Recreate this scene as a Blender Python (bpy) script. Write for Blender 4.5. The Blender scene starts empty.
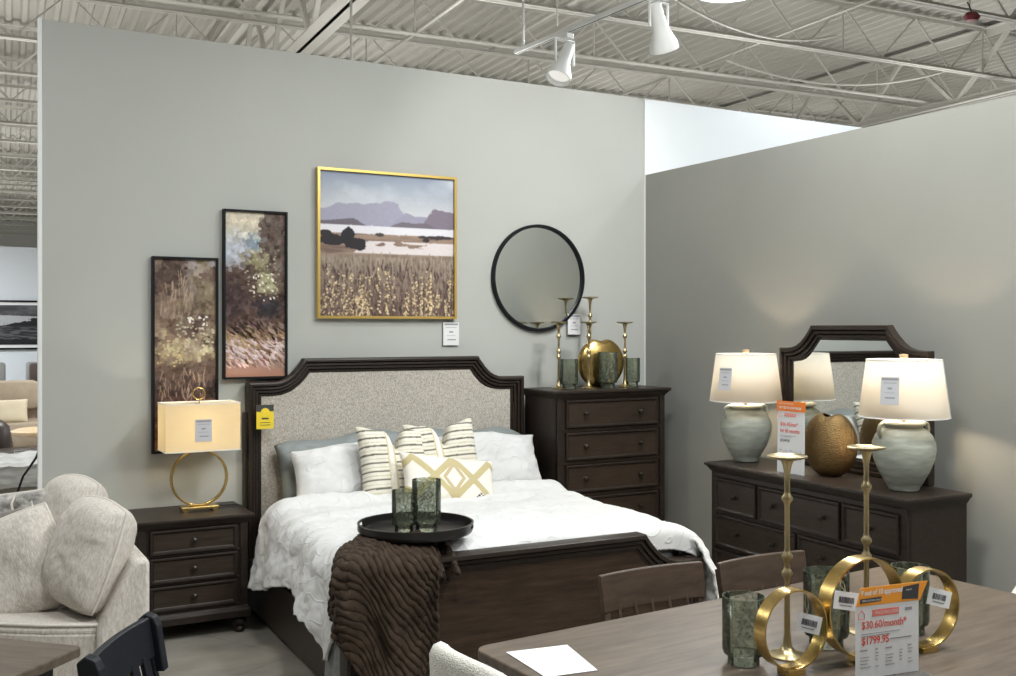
import bpy, bmesh, math, random
import numpy as np
from mathutils import Vector, Matrix, noise, Euler
random.seed(7); rng = np.random.RandomState(7)
PI = math.pi; R = math.radians
SC = bpy.context.scene
C = bpy.data.collections.new('showroom'); SC.collection.children.link(C)

# ------------------------------------------------------------------ materials
def mat(name, col, rough=0.5, metal=0.0, noise_amt=0.0, scale=20, stretch=(1, 1, 1), col2=None, bump=0.0, bscale=None,
        trans=0.0, alpha=1.0, emit=None, estr=0.0, sheen=0.0, coat=0.0, detail=4, spec=None, bstretch=None, subs=0.0):
    m = bpy.data.materials.new(name); m.use_nodes = True
    nt = m.node_tree; b = nt.nodes['Principled BSDF']
    b.inputs['Base Color'].default_value = (*col, 1); b.inputs['Roughness'].default_value = rough
    b.inputs['Metallic'].default_value = metal
    if spec is not None: b.inputs['Specular IOR Level'].default_value = spec
    if trans: b.inputs['Transmission Weight'].default_value = trans
    if alpha < 1: b.inputs['Alpha'].default_value = alpha
    if emit: b.inputs['Emission Color'].default_value = (*emit, 1); b.inputs['Emission Strength'].default_value = estr
    if sheen: b.inputs['Sheen Weight'].default_value = sheen
    if coat: b.inputs['Coat Weight'].default_value = coat
    if subs: b.inputs['Subsurface Weight'].default_value = subs
    tc = nt.nodes.new('ShaderNodeTexCoord')
    def mp(st):
        mpn = nt.nodes.new('ShaderNodeMapping'); mpn.inputs['Scale'].default_value = st
        nt.links.new(tc.outputs['Object'], mpn.inputs['Vector']); return mpn
    if col2 is not None:
        n = nt.nodes.new('ShaderNodeTexNoise'); n.inputs['Scale'].default_value = scale; n.inputs['Detail'].default_value = detail
        n.inputs['Roughness'].default_value = 0.6
        nt.links.new(mp(stretch).outputs[0], n.inputs['Vector'])
        r = nt.nodes.new('ShaderNodeValToRGB'); r.color_ramp.elements[0].position = 0.5 - noise_amt; r.color_ramp.elements[1].position = 0.5 + noise_amt
        r.color_ramp.elements[0].color = (*col, 1); r.color_ramp.elements[1].color = (*col2, 1)
        nt.links.new(n.outputs['Fac'], r.inputs['Fac']); nt.links.new(r.outputs['Color'], b.inputs['Base Color'])
    if bump:
        n2 = nt.nodes.new('ShaderNodeTexNoise'); n2.inputs['Scale'].default_value = bscale or scale; n2.inputs['Detail'].default_value = 3
        nt.links.new(mp(bstretch or stretch).outputs[0], n2.inputs['Vector'])
        bp = nt.nodes.new('ShaderNodeBump'); bp.inputs['Strength'].default_value = bump; bp.inputs['Distance'].default_value = 0.01
        nt.links.new(n2.outputs['Fac'], bp.inputs['Height']); nt.links.new(bp.outputs[0], b.inputs['Normal'])
    return m

def vcmat(name, rough=0.6, bump=0.0, bscale=200, spec=0.3):
    m = mat(name, (1, 1, 1), rough, bump=bump, bscale=bscale, spec=spec)
    nt = m.node_tree; a = nt.nodes.new('ShaderNodeVertexColor'); a.layer_name = 'Col'
    nt.links.new(a.outputs['Color'], nt.nodes['Principled BSDF'].inputs['Base Color']); return m

def lin(r, g, b):
    f = lambda c: ((c / 255 + 0.055) / 1.055) ** 2.4 if c > 10 else c / 255 / 12.92
    return (f(r), f(g), f(b))

M = {}
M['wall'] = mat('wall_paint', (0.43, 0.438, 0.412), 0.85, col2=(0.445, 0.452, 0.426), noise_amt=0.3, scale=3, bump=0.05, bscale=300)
M['wallR'] = mat('shaded_wall_paint', (0.305, 0.305, 0.28), 0.85, col2=(0.32, 0.32, 0.295), noise_amt=0.3, scale=3, bump=0.05, bscale=300)  # back wall grey made darker; weaker light on this wall put into the colour
M['white'] = mat('white_paint', (0.80, 0.81, 0.81), 0.7)
M['wallW'] = mat('lit_wall_paint', (0.78, 0.81, 0.83), 0.8)  # same long wall made paler; its strong light is put into the colour
M['wood'] = mat('dark_wood', (0.017, 0.0115, 0.0085), 0.40, spec=0.35, col2=(0.031, 0.0215, 0.016), noise_amt=0.22, scale=6, stretch=(1, 9, 9), bump=0.08, bscale=30)
M['woodp'] = mat('drawer_wood', (0.023, 0.0155, 0.011), 0.40, spec=0.35, col2=(0.046, 0.031, 0.022), noise_amt=0.22, scale=5, stretch=(1.2, 10, 10), bump=0.08, bscale=30)
M['woodf'] = mat('footboard_wood', (0.022, 0.013, 0.008), 0.5, spec=0.3, col2=(0.056, 0.034, 0.021), noise_amt=0.2, scale=4, stretch=(1, 8, 9), bump=0.08, bscale=30)
M['woodt'] = mat('table_wood', (0.072, 0.053, 0.039), 0.36, spec=0.4, col2=(0.155, 0.120, 0.092), noise_amt=0.22, scale=4, stretch=(1, 9, 9), bump=0.05, bscale=30)
M['woodc'] = mat('chair_wood', (0.048, 0.031, 0.021), 0.45, spec=0.35, col2=(0.090, 0.060, 0.042), noise_amt=0.22, scale=5, stretch=(1.3, 8, 8))
M['knob'] = mat('knob_metal', (0.05, 0.042, 0.036), 0.32, metal=0.8)
M['black'] = mat('black_paint', (0.006, 0.006, 0.008), 0.55, spec=0.2)
M['navy'] = mat('black_chair_paint', (0.009, 0.011, 0.016), 0.45, spec=0.35)
M['linen'] = mat('headboard_linen', (0.31, 0.28, 0.24), 0.95, col2=(0.62, 0.575, 0.52), noise_amt=0.15, scale=160, stretch=(1, 1, 0.55), bump=0.25, bscale=300)
M['chenille'] = mat('cream_chenille', (0.50, 0.455, 0.41), 0.95, col2=(0.73, 0.68, 0.625), noise_amt=0.2, scale=90, stretch=(1, 1, 0.4), bump=0.35, bscale=160, bstretch=(1, 1, .3))
M['welt'] = mat('cream_welt', (0.70, 0.66, 0.61), 0.9, bump=0.2, bscale=300)
M['boucle'] = mat('ivory_boucle', (0.62, 0.59, 0.53), 0.95, col2=(0.78, 0.76, 0.71), noise_amt=0.2, scale=120, bump=0.5, bscale=220)
M['white_cloth'] = mat('white_cloth', (0.70, 0.70, 0.70), 0.9, bump=0.25, bscale=9)
M['grey_cloth'] = mat('grey_satin', (0.20, 0.225, 0.225), 0.55, bump=0.4, bscale=12, col2=(0.25, 0.275, 0.275), noise_amt=.3, scale=5)
M['sheet'] = mat('grey_sheet', (0.17, 0.18, 0.18), 0.8, col2=(0.30, 0.31, 0.31), noise_amt=.2, scale=14, bump=0.3, bscale=60)
M['plush'] = mat('brown_plush', (0.018, 0.0105, 0.006), 0.75, spec=0.2, col2=(0.062, 0.040, 0.026), noise_amt=0.25, scale=22, bump=0.3, bscale=180, sheen=0.04)
M['gold'] = mat('gold_metal', (0.46, 0.31, 0.10), 0.27, metal=1.0, col2=(0.66, 0.48, 0.19), noise_amt=0.25, scale=18, bump=0.08, bscale=40)
M['goldv'] = mat('hammered_gold', (0.15, 0.090, 0.035), 0.40, metal=0.9, col2=(0.30, 0.20, 0.09), noise_amt=0.25, scale=70, stretch=(1, 1, 2.4), bump=0.7, bscale=90)
M['brass'] = mat('aged_brass', (0.42, 0.34, 0.18), 0.33, metal=1.0, col2=(0.54, 0.45, 0.27), noise_amt=0.3, scale=14)
M['framegold'] = mat('frame_gold', (0.75, 0.52, 0.16), 0.30, metal=0.85)
M['ceramic'] = mat('sage_ceramic', (0.25, 0.275, 0.235), 0.5, col2=(0.47, 0.49, 0.43), noise_amt=0.22, scale=7, stretch=(1, 1, 4.5), bump=0.15, bscale=12, bstretch=(1, 1, 6))
M['ceramic_rim'] = mat('cream_glaze', (0.52, 0.50, 0.40), 0.55)
M['mirror'] = mat('mirror_glass', (0.80, 0.83, 0.82), 0.015, metal=1.0)
M['tray'] = mat('tray_black', (0.016, 0.014, 0.013), 0.35)
M['paper'] = mat('white_paper', (0.74, 0.74, 0.75), 0.7)
M['ink'] = mat('black_ink', (0.03, 0.03, 0.035), 0.7)
M['greyink'] = mat('grey_ink', (0.30, 0.30, 0.32), 0.7)
M['label'] = mat('label_grey', (0.55, 0.55, 0.58), 0.7)
M['red'] = mat('red_ink', (0.72, 0.10, 0.07), 0.7)
M['pinkred'] = mat('coral_ink', (0.80, 0.20, 0.16), 0.7)
M['orange'] = mat('orange_card', (0.85, 0.22, 0.03), 0.6)
M['amber'] = mat('amber_card', (0.86, 0.33, 0.03), 0.6)
M['yellow'] = mat('yellow_card', (0.78, 0.60, 0.03), 0.6)
M['lining'] = mat('charcoal_card', (0.045, 0.045, 0.05), 0.6)
M['acrylic'] = mat('clear_acrylic', (0.93, 0.95, 0.96), 0.08, trans=0.9, alpha=0.45)
M['shade'] = mat('lamp_shade_cloth', (0.86, 0.84, 0.80), 0.9)
M['shadew'] = mat('linen_shade_cloth', (0.78, 0.70, 0.56), 0.9, col2=(0.70, 0.61, 0.47), noise_amt=.2, scale=40, stretch=(.3, 1, 5))
M['bulb'] = mat('bulb', (1, 1, 1), 0.5, emit=(1, 0.8, 0.5), estr=6)
M['steel'] = mat('white_steel', (0.66, 0.65, 0.61), 0.6)
M['deck'] = mat('ceiling_deck', (0.50, 0.49, 0.455), 0.7, col2=(0.54, 0.53, 0.495), noise_amt=.3, scale=1)
M['fixture'] = mat('white_fixture', (0.80, 0.81, 0.80), 0.4)
M['lens'] = mat('light_lens', (1, 1, 1), 0.3, emit=(1, 1, 1), estr=18)
M['redplastic'] = mat('red_plastic', (0.20, 0.02, 0.03), 0.4)
M['cord'] = mat('black_cord', (0.008, 0.008, 0.009), 0.5)
M['beige'] = mat('beige_fabric', (0.34, 0.27, 0.20), 0.9, col2=(0.40, 0.33, 0.25), noise_amt=.2, scale=8)
M['beige2'] = mat('light_beige_fabric', (0.60, 0.52, 0.38), 0.9)
M['leather'] = mat('brown_leather', (0.045, 0.028, 0.023), 0.4)
M['greyleather'] = mat('grey_leather', (0.20, 0.20, 0.19), 0.5)
M['marble'] = mat('whitewashed_stone', (0.55, 0.55, 0.54), 0.5, col2=(0.78, 0.78, 0.77), noise_amt=.15, scale=6, stretch=(1, 1, 3), bump=.4, bscale=12)
M['paleoak'] = mat('pale_oak', (0.50, 0.36, 0.21), 0.5, col2=(0.68, 0.52, 0.34), noise_amt=.2, scale=12)
M['string'] = mat('jute_string', (0.45, 0.36, 0.22), 0.9)
M['silverfab'] = mat('grey_fur', (0.16, 0.15, 0.14), 0.8, col2=(0.50, 0.48, 0.45), noise_amt=.12, scale=14, bump=.6, bscale=60, sheen=.4)
M['vent_dark'] = mat('vent_dark', (0.05, 0.05, 0.05), 0.6)
M['art'] = vcmat('canvas_print', 0.55, bump=0.05, bscale=150)
M['fabric_print'] = vcmat('woven_cotton', 0.95, bump=0.3, bscale=220)

# shade cloth that lets the bulb glow through
def translucent(m, col, w):
    nt = m.node_tree; out = nt.nodes['Material Output']; b = nt.nodes['Principled BSDF']
    t = nt.nodes.new('ShaderNodeBsdfTranslucent'); t.inputs['Color'].default_value = (*col, 1)
    mx = nt.nodes.new('ShaderNodeMixShader'); mx.inputs[0].default_value = w
    nt.links.new(b.outputs[0], mx.inputs[1]); nt.links.new(t.outputs[0], mx.inputs[2]); nt.links.new(mx.outputs[0], out.inputs['Surface'])
translucent(M['shade'], (0.97, 0.92, 0.84), 0.55); translucent(M['shadew'], (0.97, 0.89, 0.70), 0.6)

def glassmat(name, col, speck):
    m = bpy.data.materials.new(name); m.use_nodes = True; nt = m.node_tree; nt.nodes.clear()
    out = nt.nodes.new('ShaderNodeOutputMaterial')
    tr = nt.nodes.new('ShaderNodeBsdfTransparent'); tr.inputs[0].default_value = (*col, 1)
    gl = nt.nodes.new('ShaderNodeBsdfGlossy'); gl.inputs['Roughness'].default_value = 0.08; gl.inputs[0].default_value = (0.8, 0.85, 0.8, 1)
    df = nt.nodes.new('ShaderNodeBsdfDiffuse'); df.inputs[0].default_value = (*speck, 1)
    tc = nt.nodes.new('ShaderNodeTexCoord'); n = nt.nodes.new('ShaderNodeTexNoise'); n.inputs['Scale'].default_value = 75; n.inputs['Detail'].default_value = 5
    nt.links.new(tc.outputs['Object'], n.inputs['Vector'])
    rp = nt.nodes.new('ShaderNodeValToRGB'); rp.color_ramp.elements[0].position = 0.46; rp.color_ramp.elements[1].position = 0.70
    rp.color_ramp.elements[0].color = (0.10, 0.10, 0.10, 1); rp.color_ramp.elements[1].color = (0.62, 0.62, 0.62, 1)
    nt.links.new(n.outputs['Fac'], rp.inputs[0])
    m1 = nt.nodes.new('ShaderNodeMixShader'); nt.links.new(rp.outputs[0], m1.inputs[0]); nt.links.new(tr.outputs[0], m1.inputs[1]); nt.links.new(df.outputs[0], m1.inputs[2])
    fr = nt.nodes.new('ShaderNodeFresnel'); fr.inputs[0].default_value = 1.5
    m2 = nt.nodes.new('ShaderNodeMixShader'); nt.links.new(fr.outputs[0], m2.inputs[0]); nt.links.new(m1.outputs[0], m2.inputs[1]); nt.links.new(gl.outputs[0], m2.inputs[2])
    nt.links.new(m2.outputs[0], out.inputs['Surface']); return m
M['glass'] = glassmat('smoked_green_glass', (0.85, 0.87, 0.83), (0.29, 0.325, 0.24))

def add_boards(m, scale, w, h, mortar, tint=0.75, rotz=0, msize=0.004, coord='Object'):
    """multiply a plank or tile pattern over the base colour"""
    nt = m.node_tree; b = nt.nodes['Principled BSDF']; src = b.inputs['Base Color'].links[0].from_socket
    tc = nt.nodes.new('ShaderNodeTexCoord'); mp = nt.nodes.new('ShaderNodeMapping'); mp.inputs['Rotation'].default_value = (0, 0, rotz)
    nt.links.new(tc.outputs[coord], mp.inputs[0])
    br = nt.nodes.new('ShaderNodeTexBrick'); br.inputs['Scale'].default_value = scale; br.inputs['Brick Width'].default_value = w; br.inputs['Row Height'].default_value = h
    br.inputs['Mortar Size'].default_value = msize; br.inputs['Color1'].default_value = (1, 1, 1, 1); br.inputs['Color2'].default_value = (tint, tint, tint, 1)
    br.inputs['Mortar'].default_value = (*mortar, 1); br.inputs['Bias'].default_value = 0
    nt.links.new(mp.outputs[0], br.inputs[0])
    mx = nt.nodes.new('ShaderNodeMixRGB'); mx.blend_type = 'MULTIPLY'; mx.inputs[0].default_value = 1
    nt.links.new(src, mx.inputs[1]); nt.links.new(br.outputs[0], mx.inputs[2]); nt.links.new(mx.outputs[0], b.inputs['Base Color'])
M['floor'] = mat('floor_tile', (0.29, 0.27, 0.235), 0.45, col2=(0.50, 0.465, 0.41), noise_amt=.25, scale=2.2, stretch=(1, 2.2, 1), detail=8, bump=.05, bscale=20)
add_boards(M['floor'], 1, 1.2, 0.6, (0.55, 0.55, 0.55), 0.78, R(62), 0.003)
add_boards(M['woodt'], 1, 1.1, 0.14, (0.78, 0.78, 0.78), 0.88, 0, 0.0008)

# ------------------------------------------------------------------ mesh helpers
def BM(): return bmesh.new()
def box(bm, x0, x1, y0, y1, z0, z1, mx=None, bev=0):
    r = bmesh.ops.create_cube(bm, size=1); vs = r['verts']
    for v in vs:
        v.co = Vector(((x0 + x1) / 2 + v.co.x * (x1 - x0), (y0 + y1) / 2 + v.co.y * (y1 - y0), (z0 + z1) / 2 + v.co.z * (z1 - z0)))
    if bev:
        es = list({e for v in vs for e in v.link_edges})
        rr = bmesh.ops.bevel(bm, geom=es, offset=bev, segments=2, affect='EDGES', profile=0.5); vs = rr['verts']
    if mx is not None:
        for v in vs: v.co = mx @ v.co
    return vs
def lathe(bm, prof, seg=28, c=(0, 0, 0), sx=1, sy=1, caps=True):
    rings = []
    for r, z in prof:
        rings.append([bm.verts.new((c[0] + sx * r * math.cos(2 * PI * i / seg), c[1] + sy * r * math.sin(2 * PI * i / seg), c[2] + z)) for i in range(seg)])
    for a, b in zip(rings, rings[1:]):
        for i in range(seg): bm.faces.new((a[i], a[(i + 1) % seg], b[(i + 1) % seg], b[i]))
    if caps:
        bm.faces.new(rings[0][::-1]); bm.faces.new(rings[-1])
def tube(bm, pts, r, seg=8, closed=False, sq=False):
    pts = [Vector(p) for p in pts]; n = len(pts); rings = []
    up0 = None
    for i, p in enumerate(pts):
        if closed: t = (pts[(i + 1) % n] - pts[i - 1]).normalized()
        else: t = (pts[min(i + 1, n - 1)] - pts[max(i - 1, 0)]).normalized()
        if up0 is None:
            up0 = Vector((0, 0, 1)) if abs(t.z) < 0.9 else Vector((1, 0, 0))
        a = up0 - t * up0.dot(t); a.normalize(); up0 = a; b = t.cross(a)
        rr = r[i] if isinstance(r, (list, tuple)) else r
        off = PI / 4 if sq else 0
        rings.append([bm.verts.new(p + (a * math.cos(2 * PI * k / seg + off) + b * math.sin(2 * PI * k / seg + off)) * rr) for k in range(seg)])
    m = n if closed else n - 1
    for i in range(m):
        A, B = rings[i], rings[(i + 1) % n]
        for k in range(seg): bm.faces.new((A[k], A[(k + 1) % seg], B[(k + 1) % seg], B[k]))
    if not closed: bm.faces.new(rings[0][::-1]); bm.faces.new(rings[-1])
def bar(bm, a, b, r): tube(bm, [a, b], r * 1.2, 4, sq=True)
def prism(bm, poly, h0, h1, mapf):
    a = [bm.verts.new(mapf(x, y, h0)) for x, y in poly]; b = [bm.verts.new(mapf(x, y, h1)) for x, y in poly]
    n = len(poly)
    bm.faces.new(a[::-1]); bm.faces.new(b)
    for i in range(n): bm.faces.new((a[i], a[(i + 1) % n], b[(i + 1) % n], b[i]))
def grid(bm, nu, nv, f, closed_u=False):
    vs = [[bm.verts.new(f(i / (nu - (0 if closed_u else 1)), j / (nv - 1))) for j in range(nv)] for i in range(nu)]
    for i in range(nu if closed_u else nu - 1):
        for j in range(nv - 1):
            bm.faces.new((vs[i][j], vs[(i + 1) % nu][j], vs[(i + 1) % nu][j + 1], vs[i][j + 1]))
    return vs
def sweep(bm, path, prof, closed, mapf):
    """mitred moulding: path in 2D, profile = list of (inset, height)"""
    n = len(path); P = [Vector(p) for p in path]; rings = []
    for i in range(n):
        if closed: d0 = (P[i] - P[i - 1]).normalized(); d1 = (P[(i + 1) % n] - P[i]).normalized()
        else:
            d0 = (P[i] - P[i - 1]).normalized() if i else (P[1] - P[0]).normalized()
            d1 = (P[i + 1] - P[i]).normalized() if i < n - 1 else d0
        n0 = Vector((d0.y, -d0.x)); n1 = Vector((d1.y, -d1.x)); m = (n0 + n1).normalized(); k = 1 / max(0.35, m.dot(n0))
        rings.append([bm.verts.new(mapf(*(P[i] + m * (s * k)), h)) for s, h in prof])
    for i in range(n if closed else n - 1):
        A, B = rings[i], rings[(i + 1) % n]
        for k in range(len(prof) - 1): bm.faces.new((A[k], A[k + 1], B[k + 1], B[k]))
    return rings
def setmat(o, m): o.data.materials.append(m)
def obj(name, bm, m, parent=None, smooth=None, bevel=0, solid=0, sub=0, loc=None, rot=None):
    bmesh.ops.recalc_face_normals(bm, faces=bm.faces[:])
    me = bpy.data.meshes.new(name); bm.to_mesh(me); bm.free()
    o = bpy.data.objects.new(name, me); C.objects.link(o); me.materials.append(m)
    if smooth is not None:
        for p in me.polygons: p.use_smooth = True
        if smooth < 180: me.set_sharp_from_angle(angle=R(smooth))
    if parent: o.parent = parent
    if loc: o.location = loc
    if rot: o.rotation_euler = rot
    if solid: s = o.modifiers.new('thick', 'SOLIDIFY'); s.thickness = solid; s.offset = 0
    if bevel: b = o.modifiers.new('bev', 'BEVEL'); b.width = bevel; b.segments = 2; b.limit_method = 'ANGLE'; b.harden_normals = False
    if sub: s = o.modifiers.new('sub', 'SUBSURF'); s.levels = sub; s.render_levels = sub
    return o
def tag(o, label, cat, group=None, kind=None):
    o['label'] = label; o['category'] = cat
    if group: o['group'] = group
    if kind: o['kind'] = kind
    return o
def thing(name, label, cat, loc=(0, 0, 0), rz=0, group=None):
    o = bpy.data.objects.new(name, None); C.objects.link(o); o.location = loc; o.rotation_euler = (0, 0, rz); o.empty_display_size = 0.1
    return tag(o, label, cat, group)
def struct(name, bm, m, smooth=None, label=None, cat='structure'):
    o = obj(name, bm, m, smooth=smooth); o['kind'] = 'structure'; o['label'] = label or name.replace('_', ' '); o['category'] = cat; return o
def dup(root, loc, rz, label, group=None):
    r = root.copy(); C.objects.link(r); r.location = loc; r.rotation_euler = (0, 0, rz); r['label'] = label
    if group: r['group'] = group
    for ch in list(root.children):
        c = ch.copy(); C.objects.link(c); c.parent = r
        for g in ch.children:
            d = g.copy(); C.objects.link(d); d.parent = c
    return r
def fb(p, s=1.0, o=3): return noise.fractal(Vector(p) * s, 0.7, 2.0, o)
XY = lambda x, y, h: Vector((x, y, h))
XZm = lambda x, z, h: Vector((x, -h, z))          # picture plane facing -y, h = how far it stands out

def textmesh(s, size, m, parent, loc, name='printed_text', xs=1.0, bold=0, shear=0, align='LEFT', rot=None):
    cu = bpy.data.curves.new('t', 'FONT'); cu.body = s; cu.size = size; cu.offset = bold; cu.shear = shear; cu.align_x = align; cu.extrude = 0.0001; cu.resolution_u = 3
    t = bpy.data.objects.new('t', cu); C.objects.link(t); bpy.context.view_layer.update()
    me = bpy.data.meshes.new_from_object(t.evaluated_get(bpy.context.evaluated_depsgraph_get())); bpy.data.objects.remove(t)
    for v in me.vertices: v.co = Vector((v.co.x * xs, -v.co.z - 0.0006, v.co.y))
    me.materials.clear(); me.materials.append(m)
    o = bpy.data.objects.new(name, me); C.objects.link(o); o.parent = parent; o.location = loc
    return o

# ------------------------------------------------------------------ painted canvases (colour per vertex)
def vnoise(h, w, cy, cx):
    g = rng.rand(cy + 2, cx + 2); y = np.linspace(0, cy, h); x = np.linspace(0, cx, w)
    yi = y.astype(int); xi = x.astype(int); fy = (y - yi)[:, None]; fx = (x - xi)[None]; fy = fy * fy * (3 - 2 * fy); fx = fx * fx * (3 - 2 * fx)
    a = g[yi][:, xi]; b = g[yi][:, xi + 1]; c = g[yi + 1][:, xi]; d = g[yi + 1][:, xi + 1]
    return (a * (1 - fx) + b * fx) * (1 - fy) + (c * (1 - fx) + d * fx) * fy
def fbm(h, w, cy, cx, o=4):
    r = np.zeros((h, w)); t = 0
    for k in range(o): r += vnoise(h, w, cy * 2 ** k, cx * 2 ** k) * 0.5 ** k; t += 0.5 ** k
    return r / t
def col(*c): return np.array(c, float)
def stroke(img, y, x, ang, L, w, c, a=1.0):
    n = max(2, int(L)); dy, dx = math.sin(ang), math.cos(ang); H, W, _ = img.shape
    for k in range(n):
        q = k / n; yy = y + dy * k; xx = x + dx * k; ww = w * (1 - abs(2 * q - 1) ** 3)
        y0, y1 = int(max(0, yy - ww)), int(min(H, yy + ww + 1)); x0, x1 = int(max(0, xx - ww)), int(min(W, xx + ww + 1))
        if y1 > y0 and x1 > x0: img[y0:y1, x0:x1] = img[y0:y1, x0:x1] * (1 - a) + c * a
def mixm(img, mask, c):
    m = np.clip(mask, 0, 1)[..., None]; img[:] = img * (1 - m) + c * m
def strokes(img, n, ys, xs, angf, L, w, jit=18, a=0.8, colf=None):
    H, W, _ = img.shape
    for _ in range(n):
        y = rng.uniform(*ys) * H; x = rng.uniform(*xs) * W; iy = min(H - 1, int(y)); ix = min(W - 1, int(x))
        c = img[iy, ix] + rng.uniform(-jit, jit) + rng.uniform(-jit / 9, jit / 9, 3) if colf is None else colf(y / H, x / W)
        stroke(img, y, x, angf(y / H, x / W), rng.uniform(.5, 1) * L, rng.uniform(.5, 1) * w, c, a)
def lake():
    H = W = 250; img = np.zeros((H, W, 3)); Y, X = np.mgrid[0:H, 0:W] / H
    t = (Y / .34)[..., None]; img[:] = col(140, 150, 168) * (1 - t) + col(206, 206, 206) * t
    cl = fbm(H, W, 4, 4); mixm(img, (cl - .45) * 3 * (Y < .34), col(196, 200, 208))
    def ridge(base, amp, seed, c, x0=0, x1=1, cy=4):
        n = fbm(2, W, 1, cy)[0]; env = np.clip((X[0] - x0) / .12, 0, 1) * np.clip((x1 - X[0]) / .12, 0, 1)
        top = base - amp * env * (.45 + n); mixm(img, (Y > top[None]) * (env[None] > 0.02) * 1.0, c)
    ridge(.37, .16, 1, col(156, 154, 172), -.2, .68); ridge(.37, .10, 2, col(150, 148, 166), .5, 1.2)
    ridge(.38, .155, 3, col(124, 114, 128), .72, 1.3); ridge(.375, .045, 4, col(106, 98, 108), -.2, .36); ridge(.38, .05, 5, col(112, 104, 114), .48, .92)
    mixm(img, (Y > .365) * 1.0, col(218, 216, 222)); mixm(img, (Y > .42) * 1.0, col(150, 128, 112))
    f = fbm(H, W, 40, 4); mixm(img, (f - .45) * 4 * (Y > .42), col(112, 92, 84))
    f = fbm(H, W, 16, 3); mixm(img, ((Y > .47) & (Y < .56) & (X > .33 - (Y - .47)) & (f > .38)) * .9, col(222, 214, 216))
    mixm(img, np.clip((Y - .555) * 14, 0, 1), col(156, 142, 124)); f = fbm(H, W, 10, 5); mixm(img, (f - .5) * 4 * (Y > .57), col(118, 100, 88))
    strokes(img, 900, (.12, .60), (0, 1), lambda y, x: rng.normal(0, .2), 7, .7, 8, .4)
    for c, y, x, ry, rx in [(col(40, 36, 40), .475, .1, .04, .12), (col(36, 33, 38), .455, .2, .07, .05), (col(38, 34, 38), .50, .28, .04, .07), (col(46, 40, 42), .425, .04, .02, .05), (col(60, 52, 54), .43, .86, .012, .14), (col(52, 46, 48), .45, .78, .016, .03), (col(70, 60, 60), .425, .43, .012, .03)]:
        d = ((Y - y) / ry) ** 2 + ((X - x) / rx) ** 2 + (fbm(H, W, 24, 24) - .5) * 1.6; mixm(img, (d < 1) * 1.0, c)
    for _ in range(2600):
        y = rng.uniform(.62, 1.05); x = rng.rand(); d = (y - .62) / .38
        c = col(146, 132, 118) * (1 - d) + col(98, 78, 70) * d + rng.uniform(-22, 22)
        if rng.rand() < .30 and d > .12: c = col(72, 56, 52) + rng.uniform(-16, 20)
        stroke(img, y * H, x * W, -PI / 2 + rng.normal(0, .16), rng.uniform(8, 22), .8, c, .5)
    for _ in range(46):
        x = rng.rand(); y0 = rng.uniform(.64, .88)
        for k in range(16):
            y = y0 + rng.rand() * (1 - y0); stroke(img, y * H, (x + rng.normal(0, .007)) * W, rng.uniform(-2, -1), rng.uniform(2, 4), .7, col(222, 200, 158) + rng.uniform(-50, 26), .8)
    return img
def woods_a():      # lower left canvas: soft brown trees, pale blossom in the middle
    H, W = 420, 140; Y, X = np.mgrid[0:H, 0:W].astype(float); Y /= H; X /= W
    img = np.zeros((H, W, 3)); img[:] = col(104, 84, 74)
    f = fbm(H, W, 9, 3); mixm(img, (f - .42) * 4, col(136, 116, 100)); f = fbm(H, W, 12, 4); mixm(img, (f - .52) * 5, col(74, 58, 52))
    mixm(img, np.clip((X - .42) * 3, 0, 1) * np.clip(1 - Y / .22, 0, 1) * 1.4 * (fbm(H, W, 9, 4) > .42), col(190, 184, 190))
    f = fbm(H, W, 12, 4); mixm(img, (f - .5) * 6 * (Y < .45) * (X > .35), col(124, 110, 88))
    mixm(img, np.clip(1 - abs(Y - .44) / .12, 0, 1) * (fbm(H, W, 24, 8) - .44) * 6, col(188, 178, 140))
    mixm(img, np.clip((Y - .55) * 8, 0, 1) * .85, col(58, 44, 42)); mixm(img, np.clip((Y - .68) * 8, 0, 1) * .9, col(112, 72, 62)); mixm(img, np.clip((Y - .86) * 8, 0, 1), col(176, 116, 92))
    strokes(img, 2600, (0, 1), (0, 1), lambda y, x: rng.uniform(0, PI), 11, 3.4, 15, .5)
    strokes(img, 70, (.33, .5), (.3, .95), lambda y, x: rng.uniform(-.6, .6), 7, 1.8, colf=lambda y, x: col(196, 190, 168) + rng.uniform(-30, 20), a=.6)
    strokes(img, 60, (.42, .56), (.02, .5), lambda y, x: rng.uniform(-.6, .6), 7, 2, colf=lambda y, x: col(190, 172, 134) + rng.uniform(-30, 16), a=.6)
    strokes(img, 60, (.56, .72), (.1, .9), lambda y, x: PI / 2 + rng.normal(0, .3), 26, .7, colf=lambda y, x: col(150, 128, 112) + rng.uniform(-30, 30), a=.7)
    strokes(img, 30, (.05, .3), (.1, .6), lambda y, x: PI / 2 + rng.normal(0, .12), 40, .8, colf=lambda y, x: col(160, 142, 120) + rng.uniform(-20, 20), a=.6)
    strokes(img, 14, (.3, .36), (.5, .85), lambda y, x: rng.uniform(-1, 1), 8, 1.5, colf=lambda y, x: col(232, 228, 222), a=.9)
    return img
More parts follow.
